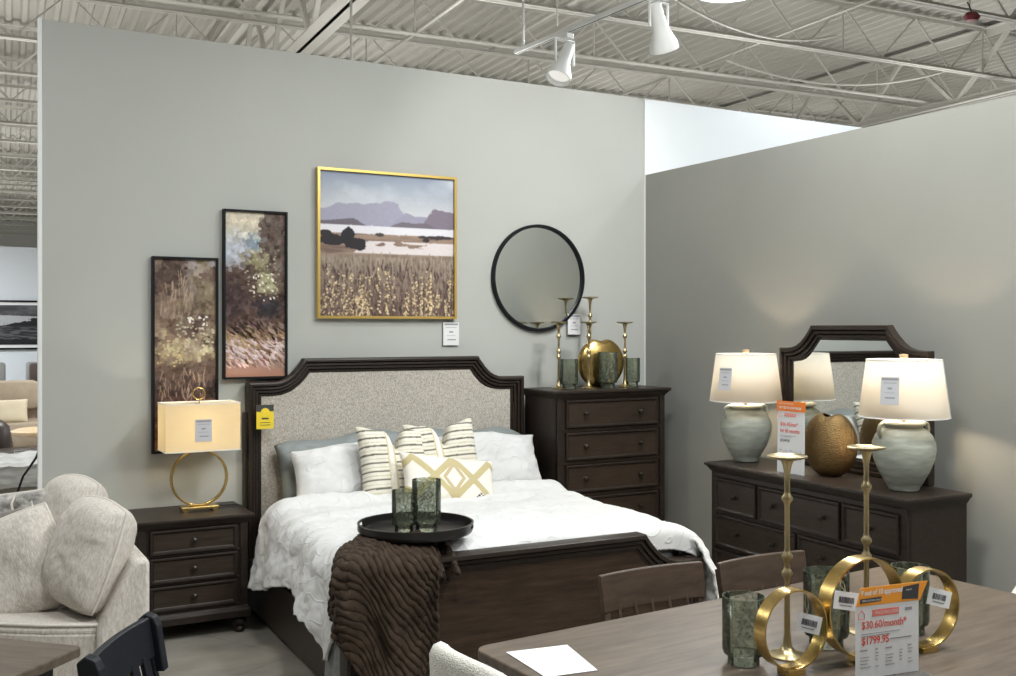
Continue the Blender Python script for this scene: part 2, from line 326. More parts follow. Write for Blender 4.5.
def woods_b():      # upper right canvas: dark trees, blue gap, straw ground
    H, W = 380, 140; Y, X = np.mgrid[0:H, 0:W].astype(float); Y /= H; X /= W
    img = np.zeros((H, W, 3)); img[:] = col(206, 196, 176)
    mixm(img, np.clip((Y - .06) * 8, 0, 1), col(176, 180, 190)); mixm(img, np.clip(1 - ((X - .5) ** 2 / .05 + (Y - .16) ** 2 / .003), 0, 1), col(112, 128, 142))
    f = fbm(H, W, 16, 5); d = Y + (X - .1) * .5 * (X > .55) + (f - .5) * .22; mixm(img, np.clip((d - .24) * 14, 0, 1), col(80, 60, 54))
    mixm(img, ((X > .6) & (fbm(H, W, 20, 6) + (X - .6) > .52) & (Y < .35)) * .85, col(92, 78, 70))
    mixm(img, np.clip(1 - ((X - .48) ** 2 / .09 + (Y - .28) ** 2 / .006), 0, 1) * 1.6 * (fbm(H, W, 28, 8) > .42), col(136, 128, 98))
    mixm(img, np.clip(1 - ((X - .68) ** 2 / .06 + (Y - .41) ** 2 / .006), 0, 1) * 1.7 * (fbm(H, W, 28, 8) > .44), col(160, 156, 124))
    mixm(img, np.clip(1 - ((X - .72) ** 2 / .08 + (Y - .56) ** 2 / .005), 0, 1) * 1.6, col(38, 32, 36)); mixm(img, np.clip(1 - ((X - .15) ** 2 / .1 + (Y - .52) ** 2 / .02), 0, 1), col(58, 42, 42))
    mixm(img, np.clip((Y - .66 + (fbm(H, W, 6, 6) - .5) * .08) * 14, 0, 1), col(142, 118, 92)); mixm(img, np.clip((Y - .78) * 10, 0, 1), col(158, 128, 118)); mixm(img, np.clip((Y - .90) * 10, 0, 1), col(182, 132, 110))
    strokes(img, 1900, (0, .68), (0, 1), lambda y, x: rng.uniform(0, PI), 11, 3.4, 15, .5)
    strokes(img, 700, (.66, .93), (0, 1), lambda y, x: PI / 4 + rng.normal(0, .2), 18, 1.6, 46, .75)
    strokes(img, 120, (.76, .88), (0, 1), lambda y, x: PI / 5 + rng.normal(0, .2), 16, 1.6, colf=lambda y, x: col(206, 188, 190) + rng.uniform(-40, 20), a=.75)
    strokes(img, 70, (.22, .52), (.3, .9), lambda y, x: rng.uniform(-.8, .8), 6, 1.7, colf=lambda y, x: col(178, 172, 146) + rng.uniform(-40, 20), a=.55)
    strokes(img, 20, (.36, .54), (.45, .85), lambda y, x: rng.uniform(.6, 1.8), 7, 1.8, colf=lambda y, x: col(228, 222, 206), a=.85)
    return img
def seascape():
    H, W = 120, 220; Y, X = np.mgrid[0:H, 0:W].astype(float); Y /= H; X /= W
    img = np.zeros((H, W, 3)); img[:] = col(60, 60, 64); f = fbm(H, W, 6, 5); mixm(img, (f - .45) * 5, col(96, 96, 100))
    mixm(img, (abs(Y - .38) < .06 + .1 * (1 - X)) * .9, col(176, 178, 182)); r = .5 - .3 * np.clip((X - .25) * 1.6, 0, 1) + (fbm(H, W, 20, 20) - .5) * .2
    mixm(img, (Y > r) * 1.0 * (Y < .56), col(24, 24, 28)); mixm(img, (Y > .52) * 1.0, col(84, 84, 88)); f = fbm(H, W, 40, 14); mixm(img, (Y > .52) * (f - .45) * 6, col(30, 30, 34))
    mixm(img, (Y > .85) * .8, col(16, 16, 20)); return img
def canvas(parent, img, w, h, y=-0.02):
    img = img.copy(); img[1:-1, 1:-1] = img[1:-1, 1:-1] * .4 + (img[:-2, 1:-1] + img[2:, 1:-1] + img[1:-1, :-2] + img[1:-1, 2:]) * .15
    H, W, _ = img.shape; lc = np.clip(img, 0, 255) / 255; lc = np.where(lc <= .04045, lc / 12.92, ((lc + .055) / 1.055) ** 2.4)
    bm = BM(); grid(bm, W, H, lambda a, b: Vector(((a - .5) * w, y, (1 - b) * h)))
    me = bpy.data.meshes.new('canvas'); bm.to_mesh(me); bm.free()
    at = me.color_attributes.new('Col', 'FLOAT_COLOR', 'POINT'); c = np.ones((W, H, 4)); c[..., :3] = lc.transpose(1, 0, 2)
    at.data.foreach_set('color', c.ravel()); me.materials.append(M['art'])
    o = bpy.data.objects.new('canvas', me); C.objects.link(o); o.parent = parent; return o
def picture(name, label, cx, y, z0, w, h, img, fm, fw, fd, matw=0):
    t = thing(name, label, 'picture', (cx, y, z0))
    bm = BM(); path = [(-w / 2, 0), (-w / 2, h), (w / 2, h), (w / 2, 0)]
    sweep(bm, path, [(0, 0), (0, fd), (fw, fd), (fw, fd - .015)], True, XZm); obj('picture_frame', bm, fm, t)
    bm = BM(); box(bm, -w / 2 + fw * .5, w / 2 - fw * .5, -.018, -.002, fw * .5, h - fw * .5); obj('backing_board', bm, M['paper'] if matw else M['black'], t)
    c = canvas(t, img, w - 2 * fw - 2 * matw, h - 2 * fw - 2 * matw, -(fd - .018)); c.location = (0, 0, fw + matw)
    return t

# ------------------------------------------------------------------ price tags
def tagcard(name, label, loc, rz, w, h, style='shelf', tilt=0, lines=4, cat='price tag'):
    t = thing(name, label, cat, loc, rz); t.rotation_euler = (tilt, 0, rz)
    bm = BM(); box(bm, -w / 2, w / 2, -.0015, .0015, 0, h); obj('card', bm, M['yellow'] if style == 'yellow' else (M['label'] if style == 'grey' else M['paper']), t)
    if style == 'yellow':
        bm = BM(); box(bm, -w / 2, w / 2, -.0022, -.0014, h * .72, h); obj('charcoal_header', bm, M['lining'], t)
        bm = BM(); vs = []; n = 20
        prism(bm, [(w * .26 * math.cos(2 * PI * i / n), h * .68 + w * .26 * math.sin(2 * PI * i / n)) for i in range(n)], .002, .004, XZm); obj('round_badge', bm, M['yellow'], t)
        bm = BM(); box(bm, -w * .2, w * .2, -.003, -.0014, h * .40, h * .46); box(bm, -w * .3, w * .3, -.003, -.0014, h * .25, h * .27); box(bm, -w * .32, w * .32, -.003, -.0014, h * .15, h * .17); obj('printed_lines', bm, M['lining'], t)
    elif style == 'barcode':
        bm = BM(); x = -w * .3
        while x < w * .3:
            q = random.choice([.0012, .0022, .003]); box(bm, x, x + q, -.0025, -.0014, h * .38, h * .72); x += q + random.choice([.0014, .0022])
        box(bm, -w * .25, w * .25, -.0025, -.0014, h * .22, h * .25); obj('barcode', bm, M['ink'], t)
    else:
        bm = BM(); box(bm, -w * .44, w * .44, -.0025, -.0014, h * .88, h * .96); obj('header_strip', bm, M['greyink'], t)
        bm = BM(); box(bm, -w * .36, w * .36, -.0025, -.0014, h * .77, h * .79); box(bm, -w * .12, w * .12, -.0025, -.0014, h * .55, h * .62); box(bm, -w * .28, w * .28, -.0025, -.0014, h * .42, h * .435); box(bm, -w * .24, w * .30, -.0025, -.0014, h * .22, h * .27); obj('printed_lines', bm, M['greyink'], t)
    return t

# ================================================================== SETTING
DY = 6.748; CX = 4.989; T = 0.20
bm = BM(); box(bm, -24, 24, -16, 44, -.1, 0); struct('floor', bm, M['floor'], label='grey stone look tile floor', cat='floor')
bm = BM(); box(bm, .5387, CX, DY, DY + T, 0, 3.70); struct('wall_back', bm, M['wall'], label='tall grey wall behind the bed with pictures on it', cat='wall')
bm = BM(); box(bm, CX, 16, DY, DY + T, 0, 3.70); struct('wall_beyond', bm, M['wallW'], label='bright white wall running on beyond the lower grey wall', cat='wall')
bm = BM(); box(bm, .516, .5385, DY - .004, DY + .05, 0, 3.705, bev=.003); struct('trim_1', bm, M['white'], label='white end strip on the left edge of the tall grey wall', cat='trim')
bm = BM(); box(bm, CX - .008, CX - .001, DY - .008, DY + .0, 3.08, 3.70); box(bm, CX - .006, CX, DY - .006, DY, 0, 3.08); struct('trim_2', bm, M['white'], label='thin light corner strip where the tall grey wall meets the lower one', cat='trim')
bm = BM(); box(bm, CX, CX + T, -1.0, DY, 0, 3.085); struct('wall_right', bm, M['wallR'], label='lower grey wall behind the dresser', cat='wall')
bm = BM(); box(bm, .7, CX, DY - .012, DY, 0, .09, bev=.003); struct('baseboard_back', bm, M['wall'], label='low grey baseboard of the tall wall', cat='baseboard')
# outer hall
bm = BM(); box(bm, -24, 10, 26, 26.2, 0, 3.7); struct('wall_far', bm, mat('far_wall_paint', (0.62, 0.66, 0.70), .8), label='pale blue grey wall far across the store', cat='wall')
bm = BM(); box(bm, -24, 24, 43.8, 44, 0, 6.6); struct('wall_rear', bm, M['white'])
bm = BM(); box(bm, -24, -23.8, -16, 44, 0, 6.6); struct('wall_left', bm, M['white'])
bm = BM(); box(bm, 23.8, 24, -16, 44, 0, 6.6); struct('wall_outer_right', bm, M['white'])
bm = BM(); box(bm, -24, 24, -16, -15.8, 0, 6.6); struct('wall_front', bm, M['white'])
# ceiling deck: trapezoid flutes
rot = R(-3.0)
def rotp(x, y): return (x * math.cos(rot) - y * math.sin(rot), x * math.sin(rot) + y * math.cos(rot))
ZD = 5.95
bm = BM(); per = .19; x = -27
while x < 27:
    xs = [x, x + .055, x + .085, x + .16, x + per]; zs = [ZD, ZD, ZD + .05, ZD + .05, ZD]
    for k in range(4):
        q = [(xs[k], zs[k], -19), (xs[k + 1], zs[k + 1], -19), (xs[k + 1], zs[k + 1], 47), (xs[k], zs[k], 47)]
        bm.faces.new([bm.verts.new((*rotp(a, c), b)) for a, b, c in q])
    x += per
struct('ceiling', bm, M['deck'], label='corrugated white metal roof deck', cat='ceiling')
# open web joists, one object each
zb, zt = 5.25, 5.90
bm = BM()
for dy in (-.03, .03):
    box(bm, -26, 26, dy - .024, dy + .024, zb, zb + .008); box(bm, -26, 26, dy - .024, dy + .024, zt - .008, zt)
    box(bm, -26, 26, dy * .4 - .003, dy * .4 + .003, zb, zb + .045); box(bm, -26, 26, dy * .4 - .003, dy * .4 + .003, zt - .045, zt)
x = -26; k = 0
while x < 25.3:
    bar(bm, (x, 0, zb + .02), (x + .62, 0, zt - .03), .012); bar(bm, (x + .62, 0, zt - .03), (x + 1.24, 0, zb + .02), .012)
    if k % 2 == 0: bar(bm, (x + .62, 0, zb), (x + .62, 0, zt - .03), .010)
    x += 1.24; k += 1
j0 = struct('ceiling_beam', bm, M['steel'], label='open web steel joist under the roof deck', cat='beam'); j0['group'] = 'open web roof joists'
j0.rotation_euler = (0, 0, rot); js = []
for k in range(-8, 18):
    p = 9.7 + 1.87 * k
    o = j0 if k == -8 else j0.copy()
    if o is not j0: C.objects.link(o)
    o.location = (*rotp(0, p), 0)
# joist girders running away from the viewer
def girder(xc, zlo, zhi, name, label, w=.16):
    bm = BM()
    for z in (zlo, zhi): box(bm, xc - w / 2, xc + w / 2, -15, 43, z, z + .015); box(bm, xc - .02, xc + .02, -15, 43, z, z + (.10 if z == zlo else -.10))
    y = -15
    while y < 42:
        bar(bm, (xc, y, zlo + .03), (xc, y + .9, zhi - .03), .03); bar(bm, (xc, y + .9, zhi - .03), (xc, y + 1.8, zlo + .03), .03); y += 1.8
    o = struct(name, bm, M['steel'], label=label, cat='beam'); o.rotation_euler = (0, 0, rot); return o
girder(2.75, 4.75, 5.88, 'ceiling_girder_beam', 'heavy steel girder with wide lower flange above the bed wall', .26)
girder(11.9, 4.95, 5.88, 'ceiling_girder_beam', 'heavy steel girder above the white wall')
# bridging lines
bm = BM()
for xc in (-1.05, 1.1, 5.4, 8.2, 14.5): box(bm, xc - .02, xc + .02, -15, 43, 5.30, 5.305); box(bm, xc - .003, xc + .003, -15, 43, 5.30, 5.335)
o = struct('ceiling_bridging_beam', bm, M['steel'], label='thin bridging angles tying the roof joists', cat='beam'); o.rotation_euler = (0, 0, rot)

def pipe(label, pts, r, name='sprinkler_pipe', cat='pipe', m='steel'):
    bm = BM(); tube(bm, pts, r, 8); return tag(obj(name, bm, M[m], smooth=60), label, cat)
def rp(x, y, z): return (*rotp(x, y), z)
pipe('thin white sprinkler pipe crossing below the joists above the white wall', [rp(-8, 10.75, 5.12), rp(20, 10.75, 5.12)], .022)
pipe('white branch pipe running from the girder toward the far wall', [rp(4.1, 8.5, 5.15), rp(4.1, 30, 5.15)], .02)
def arc(a, b, sag, n=14): return [tuple(a[i] + (b[i] - a[i]) * k / n - (sag * 4 * (k / n) * (1 - k / n) if i == 2 else 0) for i in range(3)) for k in range(n + 1)]
pipe('drooping white hose hung beneath the roof over the right wall', arc((6.6, 8.6, 5.35), (9.4, 8.9, 5.35), .22), .016, 'ceiling_hose', 'hose')
pipe('second drooping white hose nearer the dresser wall', arc((9.0, 10.4, 5.35), (12.0, 9.4, 5.35), .25), .016, 'ceiling_hose', 'hose')
# track with spot lights
TX = 4.72; TZ = 4.4
t = thing('lighting_track', 'white ceiling light track carrying the two spotlights', 'light track', (4.664, 8.295, TZ), R(3.3))
bm = BM(); box(bm, -.022, .022, -7.5, 0, -.02, .018, bev=.003); obj('rail', bm, M['fixture'], t)
bm = BM(); box(bm, -.006, .006, -7.5, -.02, -.0215, -.0195); obj('slot', bm, M['lining'], t)
for yy in (-.12, -2.6, -5.1): bm = BM(); tube(bm, [(0, yy, .018), (0, yy, 1.5)], .011, 8); obj('hanger_rod', bm, M['fixture'], t)
pipe('thin white rod hanging by the start of the light track', [(4.96, 8.05, 4.62), (4.96, 8.05, 5.9)], .008, 'hanger_rod', 'rod')
pipe('white drop rod hanging above the landscape picture', [(3.06, 8.3, 3.9), (3.06, 8.3, 5.9)], .012, 'hanger_rod', 'rod')
def spot(loc, rz, label):
    s = thing('track_spotlight', label, 'spotlight', loc, rz, 'track spotlights'); s.scale = (1.4, 1.4, 1.4)
    bm = BM(); box(bm, -.03, .03, -.05, .05, -.05, -.018, bev=.004); obj('track_adapter', bm, M['fixture'], s)
    bm = BM(); tube(bm, [(-.078, 0, -.20), (-.078, 0, -.05), (.078, 0, -.05), (.078, 0, -.20)], .008, 4, sq=True); obj('yoke', bm, M['fixture'], s)
    h = BM(); lathe(h, [(.02, .115), (.036, .105), (.040, 0), (.044, -.035), (.078, -.115), (.080, -.15), (.074, -.15), (.070, -.12), (.02, -.06)], 24, caps=False)
    hd = obj('lamp_head', h, M['fixture'], s, smooth=40, loc=(0, 0, -.17), rot=(R(-5), R(28), 0))
    f = BM(); lathe(f, [(.001, -.118), (.069, -.118)], 24, caps=False); obj('lens', f, mat('spot_lens', (.9, .9, .9), .3, emit=(1, .96, .9), estr=.5), hd)
    bm = BM(); tube(bm, [(0, .02, -.05), (.03, .05, -.02), (.075, .04, -.045), (.06, .01, -.085), (.02, .0, -.09)], .005, 6); obj('power_lead', bm, M['fixture'], s, smooth=60)
    return s
sp1 = spot((4.709, 7.52, TZ), R(12), 'white track spotlight hanging above the round mirror wall')
sp2 = dup(sp1, (4.780, 6.29, TZ), R(195), 'white track spotlight cut by the top edge of the photo', 'track spotlights')
t = thing('high_bay_light', 'bright round ceiling light above the white wall', 'ceiling light', (6.60, 7.60, 5.06), 0)
bm = BM(); lathe(bm, [(.03, .30), (.09, .28), (.12, .20), (.30, .06), (.32, 0)], 36, caps=False); obj('reflector', bm, M['fixture'], t, smooth=50)
bm = BM(); lathe(bm, [(.001, -.015), (.20, -.012), (.30, .005)], 36, caps=False); obj('lens', bm, M['lens'], t, smooth=50)
bm = BM(); tube(bm, [(0, 0, .28), (0, 0, .95)], .008, 6); obj('hanging_cord', bm, M['fixture'], t)
t = thing('emergency_beacon', 'small dark red device hanging from the roof', 'beacon', (9.15, 6.86, 5.0))
bm = BM(); lathe(bm, [(.01, -.045), (.05, -.04), (.075, 0), (.05, .04), (.01, .045)], 16, sx=1.3); obj('body', bm, M['redplastic'], t, smooth=40)
bm = BM(); tube(bm, [(0, 0, .04), (-.03, 0, .10), (-.07, 0, .14)], .006, 6); obj('cable', bm, M['cord'], t)
t = thing('air_duct', 'white air duct with a dark grille high at the left', 'air duct', (-.3, 18.6, 4.15))
bm = BM(); box(bm, -3, .86, -.3, .6, 0, .9, bev=.02); obj('duct_box', bm, M['steel'], t)
bm = BM(); box(bm, .05, .66, -.33, -.28, .22, .62); gr = obj('grille', bm, M['vent_dark'], t)
bm = BM()
for k in range(4): box(bm, .07, .64, -.345, -.325, .27 + k * .09, .285 + k * .09)
obj('grille_slats', bm, M['steel'], t)

# ================================================================== FAR STORE (left gap)
picture('seascape_picture', 'wide black and white seascape picture on the far wall', 1.7, 25.98, 1.36, 2.6, 1.12, seascape(), M['black'], .04, .05, .07)
def recliner(loc, w, mm, label, g='far recliners'):
    t = thing('recliner', label, 'chair', loc, 0, g)
    bm = BM(); box(bm, -w / 2, w / 2, -.05, .2, .40, 1.12, bev=.05); obj('backrest', bm, mm, t, smooth=40)
    bm = BM(); box(bm, -w / 2 + .02, w / 2 - .02, -.7, .1, .15, .48, bev=.05); obj('seat', bm, mm, t, smooth=40)
    for s in (-1, 1): bm = BM(); box(bm, s * (w / 2 + .06) - .07, s * (w / 2 + .06) + .07, -.7, .15, 0, .62, bev=.04); obj('armrest', bm, mm, t, smooth=40)
    return t
recliner((.95, 24.2, 0), .55, M['greyleather'], 'grey leather recliner at the left rim of the photo under the seascape')
recliner((1.95, 24.2, 0), .66, M['greyleather'], 'grey recliner behind the brown one under the seascape')
recliner((1.90, 23.3, 0), .56, M['leather'], 'dark brown leather recliner under the seascape')
t = thing('beige_sofa', 'beige fabric sofa in the far gap left of the grey wall', 'sofa', (1.0, 17.2, 0))
for x0 in (-1.2, 1.4):
    for y0 in (-.7, .2): bm = BM(); box(bm, x0, x0 + .08, y0, y0 + .08, 0, .14); obj('foot', bm, M['wood'], t)
bm = BM(); box(bm, -1.3, 1.6, .0, .35, .1, .98, bev=.08); obj('backrest', bm, M['beige'], t, smooth=40)
for x0 in (-.55, .35): bm = BM(); box(bm, x0, x0 + .88, -.18, .12, .62, 1.06, bev=.09); obj('back_cushion', bm, M['beige'], t, smooth=40)
bm = BM(); box(bm, -1.3, 1.6, -.85, .1, .12, .48, bev=.06); obj('seat', bm, M['beige'], t, smooth=40)

# cushions: pillow body with optional welt, notch and painted pattern
def pillow_bm(w, h, t, pinch=.06, chop=0.0, n=44, wr=.006, seed=0, chopw=.16, sag=0, droop=0.0):
    bm = BM(); seam = []
    def shape(u, v, side):
        eu = 1 - pinch * (1 - v * v) * abs(u) ** 3; ev = 1 - pinch * (1 - u * u) * abs(v) ** 3
        x = u * w / 2 * eu; z = v * h / 2 * ev
        th = t / 2 * (max(0, 1 - u ** 4) ** .5) * (max(0, 1 - v ** 4) ** .5)
        if chop:
            k = math.exp(-(u / chopw) ** 2) * max(0, (v + .1) / 1.1) ** 1.3; z -= chop * k; th *= 1 - .35 * k
            z += chop * .12 * math.exp(-((abs(u) - .85) / .2) ** 2) * max(0, v)
        nz = fb((x * 4 + seed, z * 4, side), 1.0) * wr + fb((x * 13 + seed, z * 13, side * 3), 1.0) * wr * .45
        y = side * (th + (nz if th > 0.003 else 0))
        if droop: z -= droop * (abs(u) ** 3) * max(0, v) + droop * .35 * math.sin(u * 5 + seed) * max(0, v)
        return Vector((x, y, z))
    gf = grid(bm, n, n, lambda a, b: shape(2 * a - 1, 2 * b - 1, -1)); gb = grid(bm, n, n, lambda a, b: shape(2 * a - 1, 2 * b - 1, 1))
    for i in range(n): seam.append(gf[i][0].co.copy())
    for j in range(1, n): seam.append(gf[-1][j].co.copy())
    for i in range(n - 2, -1, -1): seam.append(gf[i][-1].co.copy())
    for j in range(n - 2, 0, -1): seam.append(gf[0][j].co.copy())
    bmesh.ops.remove_doubles(bm, verts=bm.verts[:], dist=.0006)
    return bm, seam
def cushion(name, label, w, h, t, loc, eul, m, cat='cushion', group=None, welt=None, patt=None, **k):
    bm, seam = pillow_bm(w, h, t, **k)
    e = thing(name, label, cat, loc, 0, group); e.rotation_euler = eul
    o = obj('cover', bm, m, e, smooth=180)
    if patt:
        me = o.data; at = me.color_attributes.new('Col', 'FLOAT_COLOR', 'POINT')
        co = np.zeros(len(me.vertices) * 3); me.vertices.foreach_get('co', co); co = co.reshape(-1, 3)
        c = np.array([(*lin(*patt(p[0] / (w / 2), p[2] / (h / 2), p[1] < 0)), 1) for p in co]); at.data.foreach_set('color', c.ravel())
    if welt: b = BM(); tube(b, seam, welt, 8, closed=True); obj('welt', b, M['welt'], e, smooth=180)
    return e
cushion('throw_pillow', 'small pale yellow cushion on the far beige sofa', .48, .38, .16, (.90, 16.60, .63), (R(-18), 0, 0), M['beige2'], n=16)
t = thing('round_side_table', 'round pale wood side table before the far beige sofa', 'side table', (1.18, 15.2, 0))
bm = BM(); lathe(bm, [(.02, .50), (.28, .50), (.36, .47), (.36, .44), (.24, .40), (.05, .39)], 28); obj('table_top', bm, M['paleoak'], t, smooth=40)
bm = BM(); lathe(bm, [(.17, 0), (.17, .03), (.03, .05), (.03, .39)], 20); obj('pedestal', bm, M['leather'], t, smooth=40)
t = thing('ottoman', 'dark brown leather ottoman at the left rim beside the pale side table', 'ottoman', (.46, 13.4, 0)); t.scale = (1, 1, 1.25)
bm = BM(); lathe(bm, [(.20, .02), (.27, .15), (.30, .38), (.26, .56), (.18, .62), (.02, .63)], 24); obj('padded_body', bm, M['leather'], t, smooth=50)
t = thing('dark_bench', 'dark wooden bench with a white tag beyond the wall edge', 'bench', (.9, 12.6, 0))
bm = BM(); box(bm, -.9, 1.2, -.25, .25, .40, .50, bev=.01); obj('bench_top', bm, M['leather'], t)
for x0 in (-.8, 1.1): bm = BM(); box(bm, x0 - .06, x0 + .06, -.22, .22, 0, .40); obj('leg', bm, M['leather'], t)
bm = BM(); box(bm, -.74, 1.04, -.02, .02, .12, .32); obj('stretcher', bm, M['beige'], t)
tagcard('price_tag', 'white price tag on the dark bench beyond the wall edge', (.765, 12.30, .37), 0, .12, .16)
t = thing('low_stone_table', 'low whitewashed stone table in the gap behind the sectional sofa', 'table', (.65, 9.6, 0)); t.scale = (1, 1, 1.42)
bm = BM(); grid(bm, 60, 24, lambda a, b: Vector((-.9 + 1.6 * a, -.55 + .012 * fb((a * 12, b * 2, 0)), .53 - .12 * b + .012 * fb((a * 9, b * 9, 3))))); grid(bm, 60, 20, lambda a, b: Vector((-.9 + 1.6 * a, -.55 + b, .53 + .012 * fb((a * 9, 0, 3)))))
obj('table_top', bm, M['marble'], t, smooth=60)
bm = BM(); box(bm, -.88, .68, -.5, .44, .22, .42, bev=.02); obj('apron', bm, M['floor'], t)
bm = BM(); box(bm, -.9, .7, -.56, .45, .0, .28, bev=.03); obj('plinth', bm, M['marble'], t, smooth=40)
pipe('black power cord hanging beside the left edge of the grey wall', [(.74, 8.9, 1.02), (.70, 8.9, .92), (.665, 8.9, .825), (.61, 8.9, .74), (.575, 8.9, .69), (.545, 8.9, .60), (.524, 8.9, .53), (.50, 8.9, .40), (.48, 8.9, .02)], .009, 'power_cord', 'cord', 'cord')

# ================================================================== CABINETS
def cabinet(name, label, cat, loc, rz, w, d, h, rows, foot=.11, over=.035, toph=.055, side_in=.02):
    """origin on the floor at the centre; front faces -y. rows = [(z0,z1,[(x0,x1,[knob xs])])]"""
    t = thing(name, label, cat, loc, rz)
    bw, bd = w - 2 * over, d - over; y0 = -d / 2 + over; y1 = d / 2
    bm = BM(); box(bm, -bw / 2, bw / 2, y0 + .012, y1, foot, h - toph)
    for s in (-1, 1):    # front posts
        xa = s * bw / 2; box(bm, min(xa, xa - s * .045), max(xa, xa - s * .045), y0, y0 + .03, foot, h - toph)
    zprev = foot
    for z0, z1, _ in rows: pass
    zs = [foot] + [z for r in rows[::-1] for z in (r[0], r[1])] + [h - toph]
    for a, b in zip(zs[0::2], zs[1::2]):
        if b - a > .002: box(bm, -bw / 2, bw / 2, y0 + .003, y0 + .03, a, b)
    for z0, z1, cells in rows:
        for (xa, xb, _), (xc, xd, _) in zip(cells, cells[1:]): box(bm, xb, xc, y0 + .003, y0 + .03, z0, z1)
    obj('carcass', bm, M['wood'], t, bevel=.002)
    bm = BM()            # stepped top with rounded edge
    prof = [(-over, h - .0), (0.0, h), (.0, h)]
    W2, D0, D1 = w / 2, -d / 2, d / 2
    def ring(o, z, bk=0): return [bm.verts.new(p) for p in ((-W2 + o, D0 + o, z), (W2 - o, D0 + o, z), (W2 - o, D1 - bk, z), (-W2 + o, D1 - bk, z))]
    rs = [ring(o, z) for o, z in ((over + .002, h - toph - .006), (over - .008, h - toph + .006), (over - .014, h - toph + .016), (.010, h - .024), (.004, h - .022), (0, h - .016), (0, h - .005), (.005, h))]
    for a, b in zip(rs, rs[1:]):
        for i in range(4): bm.faces.new((a[i], a[(i + 1) % 4], b[(i + 1) % 4], b[i]))
    bm.faces.new(rs[-1]); bm.faces.new(rs[0][::-1]); obj('top', bm, M['wood'], t, smooth=30)
    bm = BM()            # base moulding
    rs = [[bm.verts.new(p) for p in ((-bw / 2 - o, y0 - o, z), (bw / 2 + o, y0 - o, z), (bw / 2 + o, y1, z), (-bw / 2 - o, y1, z))] for o, z in ((.016, foot - .004), (.018, foot + .035), (.008, foot + .045), (.002, foot + .06))]
    for a, b in zip(rs, rs[1:]):
        for i in range(4): bm.faces.new((a[i], a[(i + 1) % 4], b[(i + 1) % 4], b[i]))
    bm.faces.new(rs[0][::-1]); bm.faces.new(rs[-1]); obj('base_moulding', bm, M['wood'], t)
    for sx in (-1, 1):
        for sy in (-1, 1):
            bm = BM(); s = foot / .11
            lathe(bm, [(.026, 0), (.031, .008 * s), (.033, .022 * s), (.027, .034 * s), (.020, .038 * s), (.022, .044 * s), (.038, .060 * s), (.040, .074 * s), (.034, .088 * s), (.028, .094 * s), (.030, foot)], 20)
            obj('bun_foot', bm, M['wood'], t, smooth=50, loc=(sx * (bw / 2 - .04), (y0 + .04) if sy < 0 else (y1 - .05), 0))
    for z0, z1, cells in rows:
        for xa, xb, ks in cells:
            bm = BM(); g = .003; path = [(xa + g, z0 + g), (xa + g, z1 - g), (xb - g, z1 - g), (xb - g, z0 + g)]
            f = lambda a, b, hh: Vector((a, y0 - hh, b))
            rg = sweep(bm, path, [(0, -.018), (0, .010), (.004, .014), (.012, .014), (.018, .006), (.024, .002)], True, f)
            dr = obj('drawer', bm, M['wood'], t, smooth=25)
            bm = BM(); i_ = g + .024; box(bm, xa + i_, xb - i_, y0 - .002, y0 + .01, z0 + i_, z1 - i_); pn = obj('drawer_panel', bm, M['woodp'], dr)
            for kx in ks:
                bm = BM(); lathe(bm, [(.015, 0), (.015, .003), (.007, .006), (.006, .014), (.010, .018), (.0155, .023), (.0155, .028), (.009, .033), (.001, .034)], 16)
                kb = obj('knob', bm, M['knob'], dr, smooth=50, loc=(kx, y0 - .002, (z0 + z1) / 2), rot=(R(90), 0, 0))
    return t
nsz = [(.515, .665), (.347, .503), (.183, .335)]
cabinet('nightstand', 'small dark wooden nightstand with three drawers left of the bed', 'nightstand', (1.325, 6.476, 0), 0, .71, .50, .725,
        [(a, b, [(-.255, .255, [0])]) for a, b in nsz], foot=.105)
hh = 1.405; rr = []
for k in range(5):
    b = 1.338 - k * .231; rr.append((b - .203, b, [(-.405, .405, [-.24, .24])]))
cabinet('chest_of_drawers', 'tall dark wooden chest of drawers right of the bed', 'chest of drawers', (4.285, 6.40, 0), 0, 1.01, .50, hh, rr, foot=.13)
# dresser against the right wall
dfl = Vector((4.365, 5.263)); dfr = Vector((4.287, 3.584)); dd = (dfr - dfl); dw = dd.length; dang = math.atan2(dd.y, dd.x)
nb = Vector((-dd.y, dd.x)).normalized(); dc = (dfl + dfr) / 2 + nb * .235
def D(x, y, z):    # dresser space -> room
    u = dd.normalized(); p = dc + u * x + nb * y; return (p.x, p.y, z)
hw = dw / 2 - .035 - .045
top = [(-hw, -hw + .40, [-hw + .2]), (-hw + .42, hw - .42, [-.21, .21]), (hw - .40, hw, [hw - .2])]
mid = [(-hw, -.01, [-hw * .72, -hw * .27]), (.01, hw, [hw * .27, hw * .72])]
cabinet('dresser', 'long low dark wooden dresser against the right wall', 'dresser', (dc.x, dc.y, 0), dang, dw, .47, .98,
        [(.675, .89, top), (.45, .655, mid), (.225, .43, mid)], foot=.13)

# shaped outline shared by headboard, footboard and dresser mirror
def outline(w, zs, zt_, x1, x2, zbot=0):
    """x1 where the shoulder ends, x2 where the raised centre begins, both from the outer edge"""
    dz = zt_ - zs; dx = x2 - x1; cv = [(0, 0), (.22, .03), (.42, .13), (.60, .30), (.76, .53), (.90, .78), (1, 1)]
    L = [(-w / 2, zbot), (-w / 2, zs)] + [(-w / 2 + x1 + dx * a, zs + dz * b) for a, b in cv]
    return L + [(-x, z) for x, z in L[::-1]]
def mould(name, path, prof, m, parent, thick, mapf, closed=False):
    bm = BM(); sweep(bm, path, prof, closed, mapf); return obj(name, bm, m, parent, smooth=28)
